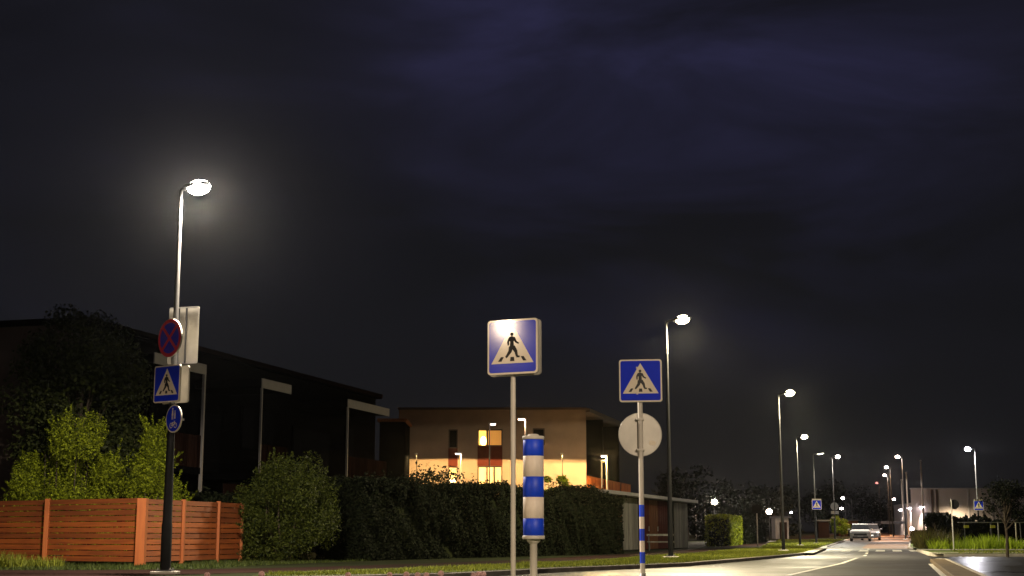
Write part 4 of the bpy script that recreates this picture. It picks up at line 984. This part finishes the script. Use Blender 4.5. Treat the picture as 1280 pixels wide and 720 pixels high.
# ------------------------------------------------------------------ cars
def car(px,Y,label,paint,yaw,W=1.84,H=1.55,Lc=4.3,xo=None):
    X=baseX(px,Y) if xo is None else xo
    t=thing('parked_car',(X,Y,gz(Y)-.10),label,'car',yaw,'parked cars')
    # body: loft of cross sections along y (front at -y), lower body
    def loft(secs,m,name,par=t,open_=False):
        b=MB(); vs=[]; fs=[]; n=len(secs[0])
        for s_ in secs: vs+=s_
        for i in range(len(secs)-1):
            for k in range(n):
                a=i*n+k; c=i*n+(k+1)%n; fs.append((a,a+n,c+n,c))
        fs.append(tuple(range(n))); fs.append(tuple(range(len(secs)*n-1,(len(secs)-1)*n-1,-1)))
        b.add(vs,fs,m,smooth=False); return b.build(name,par,bevel=.03)
    def sec(y,w,z0,z1,r=.12,tw=.9):
        h=w/2; return [(-h*.94,y,z0),(-h,y,z0+.12),(-h,y,z1-r),(-h*tw,y,z1),(h*tw,y,z1),(h,y,z1-r),(h,y,z0+.12),(h*.94,y,z0)]
    L2=Lc/2
    body=loft([sec(-L2,W*.80,.30,.72),sec(-L2+.10,W*.93,.24,.86),sec(-L2+.9,W,.22,.98),sec(-.6,W,.22,1.02),sec(L2-.9,W,.22,1.02),sec(L2-.1,W*.95,.26,.98),sec(L2,W*.86,.32,.86)],paint,'body')
    loft([[(-W*.44,-.95,1.0),(-W*.44,-.95,1.01),(-W*.42,-.93,1.02),(W*.42,-.93,1.02),(W*.44,-.95,1.01),(W*.44,-.95,1.0)],
          [(-W*.45,-.3,1.0),(-W*.38,-.25,H-.10),(-W*.34,-.22,H-.05),(W*.34,-.22,H-.05),(W*.38,-.25,H-.10),(W*.45,-.3,1.0)],
          [(-W*.45,L2-.75,1.0),(-W*.38,L2-.85,H-.06),(-W*.34,L2-.85,H-.03),(W*.34,L2-.85,H-.03),(W*.38,L2-.85,H-.06),(W*.45,L2-.75,1.0)],
          [(-W*.44,L2-.2,1.0),(-W*.40,L2-.28,1.1),(-W*.38,L2-.3,1.15),(W*.38,L2-.3,1.15),(W*.40,L2-.28,1.1),(W*.44,L2-.2,1.0)]],'carglass','window')
    b=MB(); b.add([(-W*.37,-.26,H-.06),(W*.37,-.26,H-.06),(W*.36,L2-.82,H-.02),(-W*.36,L2-.82,H-.02),(-W*.37,-.20,H),(W*.37,-.20,H),(W*.35,L2-.85,H+.02),(-W*.35,L2-.85,H+.02)],[(0,3,2,1),(4,5,6,7),(0,1,5,4),(1,2,6,5),(2,3,7,6),(3,0,4,7)],paint); b.build('roof',t,bevel=.02)
    b=MB(); b.add([(-W*.40,-L2+.12,.865),(W*.40,-L2+.12,.865),(W*.43,-.93,1.03),(-W*.43,-.93,1.03),(-W*.40,-L2+.12,.885),(W*.40,-L2+.12,.885),(W*.43,-.93,1.05),(-W*.43,-.93,1.05)],[(0,3,2,1),(4,5,6,7),(0,1,5,4),(1,2,6,5),(2,3,7,6),(3,0,4,7)],paint); b.build('bonnet',t)
    b=MB(); b.box((0,-L2-.015,.60),(W*.62,.05,.20),'card'); b.box((0,-L2-.02,.35),(W*.74,.05,.18),'card'); b.build('grille',t,bevel=.01)
    b=MB(); b.box((0,-L2-.05,.46),(.5,.015,.11),'plate'); b.build('number_plate',t)
    for s in (-1,1):
        b=MB(); b.box((s*W*.36,-L2-.0,.72),(.32,.10,.13),'lensoff',Matrix.Identity(4)); b.build('headlight',t,bevel=.02)
        b=MB(); b.box((s*(W/2+.08),-.72,1.06),(.18,.10,.13),paint); b.build('side_mirror',t,bevel=.03)
        for yy in (-L2+.85,L2-.85):
            b=MB(); T=Matrix.Translation((s*(W/2-.12),yy,.33))@Matrix.Rotation(PI/2,4,'Y'); b.lathe([(.20,-.11),(.31,-.11),(.33,-.08),(.33,.08),(.31,.11),(.20,.11)],'tyre',22,T); wh=b.build('wheel',t)
            b=MB(); b.lathe([(0,-.09),(.06,-.10),(.20,-.085),(.20,.085),(.06,.10),(0,.09)],'chrome',14,T); b.build('rim',wh)
    return t
car(1076.5,129,'white parked car facing the camera at the left kerb of the far road','carw',R(-14),xo=None)
car(1089.3,137,'grey parked car half hidden behind the white one','carg',R(-14))

# ------------------------------------------------------------------ extra plants by the kerb, small stone
b=MB(); q=gnd(503,694.5); b.ell((q[0],q[1],.07),(.28,.2,.10),'kerb',9); b.ell((q[0]+.14,q[1]+.05,.10),(.12,.12,.13),'kerb',7); tag(b.build('garden_stone'),'small pale stone at the foot of the dark hedge','stone')

# ------------------------------------------------------------------ world, moonlight
w=bpy.data.worlds.new('World'); sc.world=w; w.use_nodes=True; nt=w.node_tree; bg=nt.nodes['Background']
sky=nt.nodes.new('ShaderNodeTexSky'); sky.sky_type='NISHITA'; sky.sun_disc=False; sky.sun_elevation=R(4); sky.sun_rotation=R(160)
tc=nt.nodes.new('ShaderNodeTexCoord'); mp_=nt.nodes.new('ShaderNodeMapping'); mp_.inputs['Scale'].default_value=(1.5,1.5,5.0); mp_.inputs['Location'].default_value=(.3,.1,.35)
mp_.inputs['Rotation'].default_value=(0,R(6),0)
nt.links.new(tc.outputs['Generated'],mp_.inputs['Vector'])
n1=nt.nodes.new('ShaderNodeTexNoise'); n1.inputs['Scale'].default_value=2.3; n1.inputs['Detail'].default_value=7; n1.inputs['Roughness'].default_value=.52; n1.inputs['Distortion'].default_value=.5
nt.links.new(mp_.outputs['Vector'],n1.inputs['Vector'])
cr=nt.nodes.new('ShaderNodeValToRGB'); e=cr.color_ramp.elements
e[0].position=.32; e[0].color=(.0062,.0060,.0088,1); e[1].position=.80; e[1].color=(.0150,.0142,.031,1)
m_=e.new(.54); m_.color=(.0086,.0083,.0132,1)
nt.links.new(n1.outputs['Fac'],cr.inputs['Fac'])
sm=nt.nodes.new('ShaderNodeMixRGB'); sm.blend_type='ADD'; sm.inputs[0].default_value=.0004
sx=nt.nodes.new('ShaderNodeSeparateXYZ'); nt.links.new(tc.outputs['Generated'],sx.inputs[0])
mr=nt.nodes.new('ShaderNodeMapRange'); mr.inputs['From Min'].default_value=.03; mr.inputs['From Max'].default_value=.30; nt.links.new(sx.outputs['Z'],mr.inputs['Value'])
hz=nt.nodes.new('ShaderNodeMixRGB'); hz.inputs[1].default_value=(.0068,.0066,.0078,1); nt.links.new(mr.outputs['Result'],hz.inputs[0]); nt.links.new(cr.outputs['Color'],hz.inputs[2])
dp=nt.nodes.new('ShaderNodeVectorMath'); dp.operation='DOT_PRODUCT'; dv=(at(860,10,100)-Vector((0,0,HC))).normalized(); dp.inputs[1].default_value=dv; nt.links.new(tc.outputs['Generated'],dp.inputs[0])
m2=nt.nodes.new('ShaderNodeMapRange'); m2.inputs['From Min'].default_value=.955; m2.inputs['From Max'].default_value=1.0; m2.interpolation_type='SMOOTHSTEP'; nt.links.new(dp.outputs['Value'],m2.inputs['Value'])
m3=nt.nodes.new('ShaderNodeMapRange'); m3.inputs['From Min'].default_value=.36; m3.inputs['From Max'].default_value=.66; nt.links.new(n1.outputs['Fac'],m3.inputs['Value'])
m4=nt.nodes.new('ShaderNodeMath'); m4.operation='MULTIPLY'; nt.links.new(m2.outputs['Result'],m4.inputs[0]); nt.links.new(m3.outputs['Result'],m4.inputs[1])
gp=nt.nodes.new('ShaderNodeMixRGB'); gp.blend_type='ADD'; gp.inputs[2].default_value=(.0085,.0080,.028,1); nt.links.new(m4.outputs[0],gp.inputs[0]); nt.links.new(hz.outputs['Color'],gp.inputs[1])
nt.links.new(gp.outputs['Color'],sm.inputs[1]); nt.links.new(sky.outputs['Color'],sm.inputs[2])
nt.links.new(sm.outputs['Color'],bg.inputs['Color']); bg.inputs['Strength'].default_value=1.0
sl=bpy.data.lights.new('moonlight','SUN'); sl.energy=.006; sl.angle=R(12); sl.color=(.75,.8,1); so=bpy.data.objects.new('moonlight',sl); C.objects.link(so); so.rotation_euler=(R(55),0,R(-150))

sc.view_settings.view_transform='Standard'; sc.view_settings.look='None'; sc.view_settings.gamma=1; sc.view_settings.exposure=0; sc.view_settings.use_curve_mapping=False
sc.render.engine='CYCLES'; sc.cycles.use_denoising=True; sc.cycles.max_bounces=6; sc.cycles.sample_clamp_indirect=4; sc.cycles.use_light_tree=True
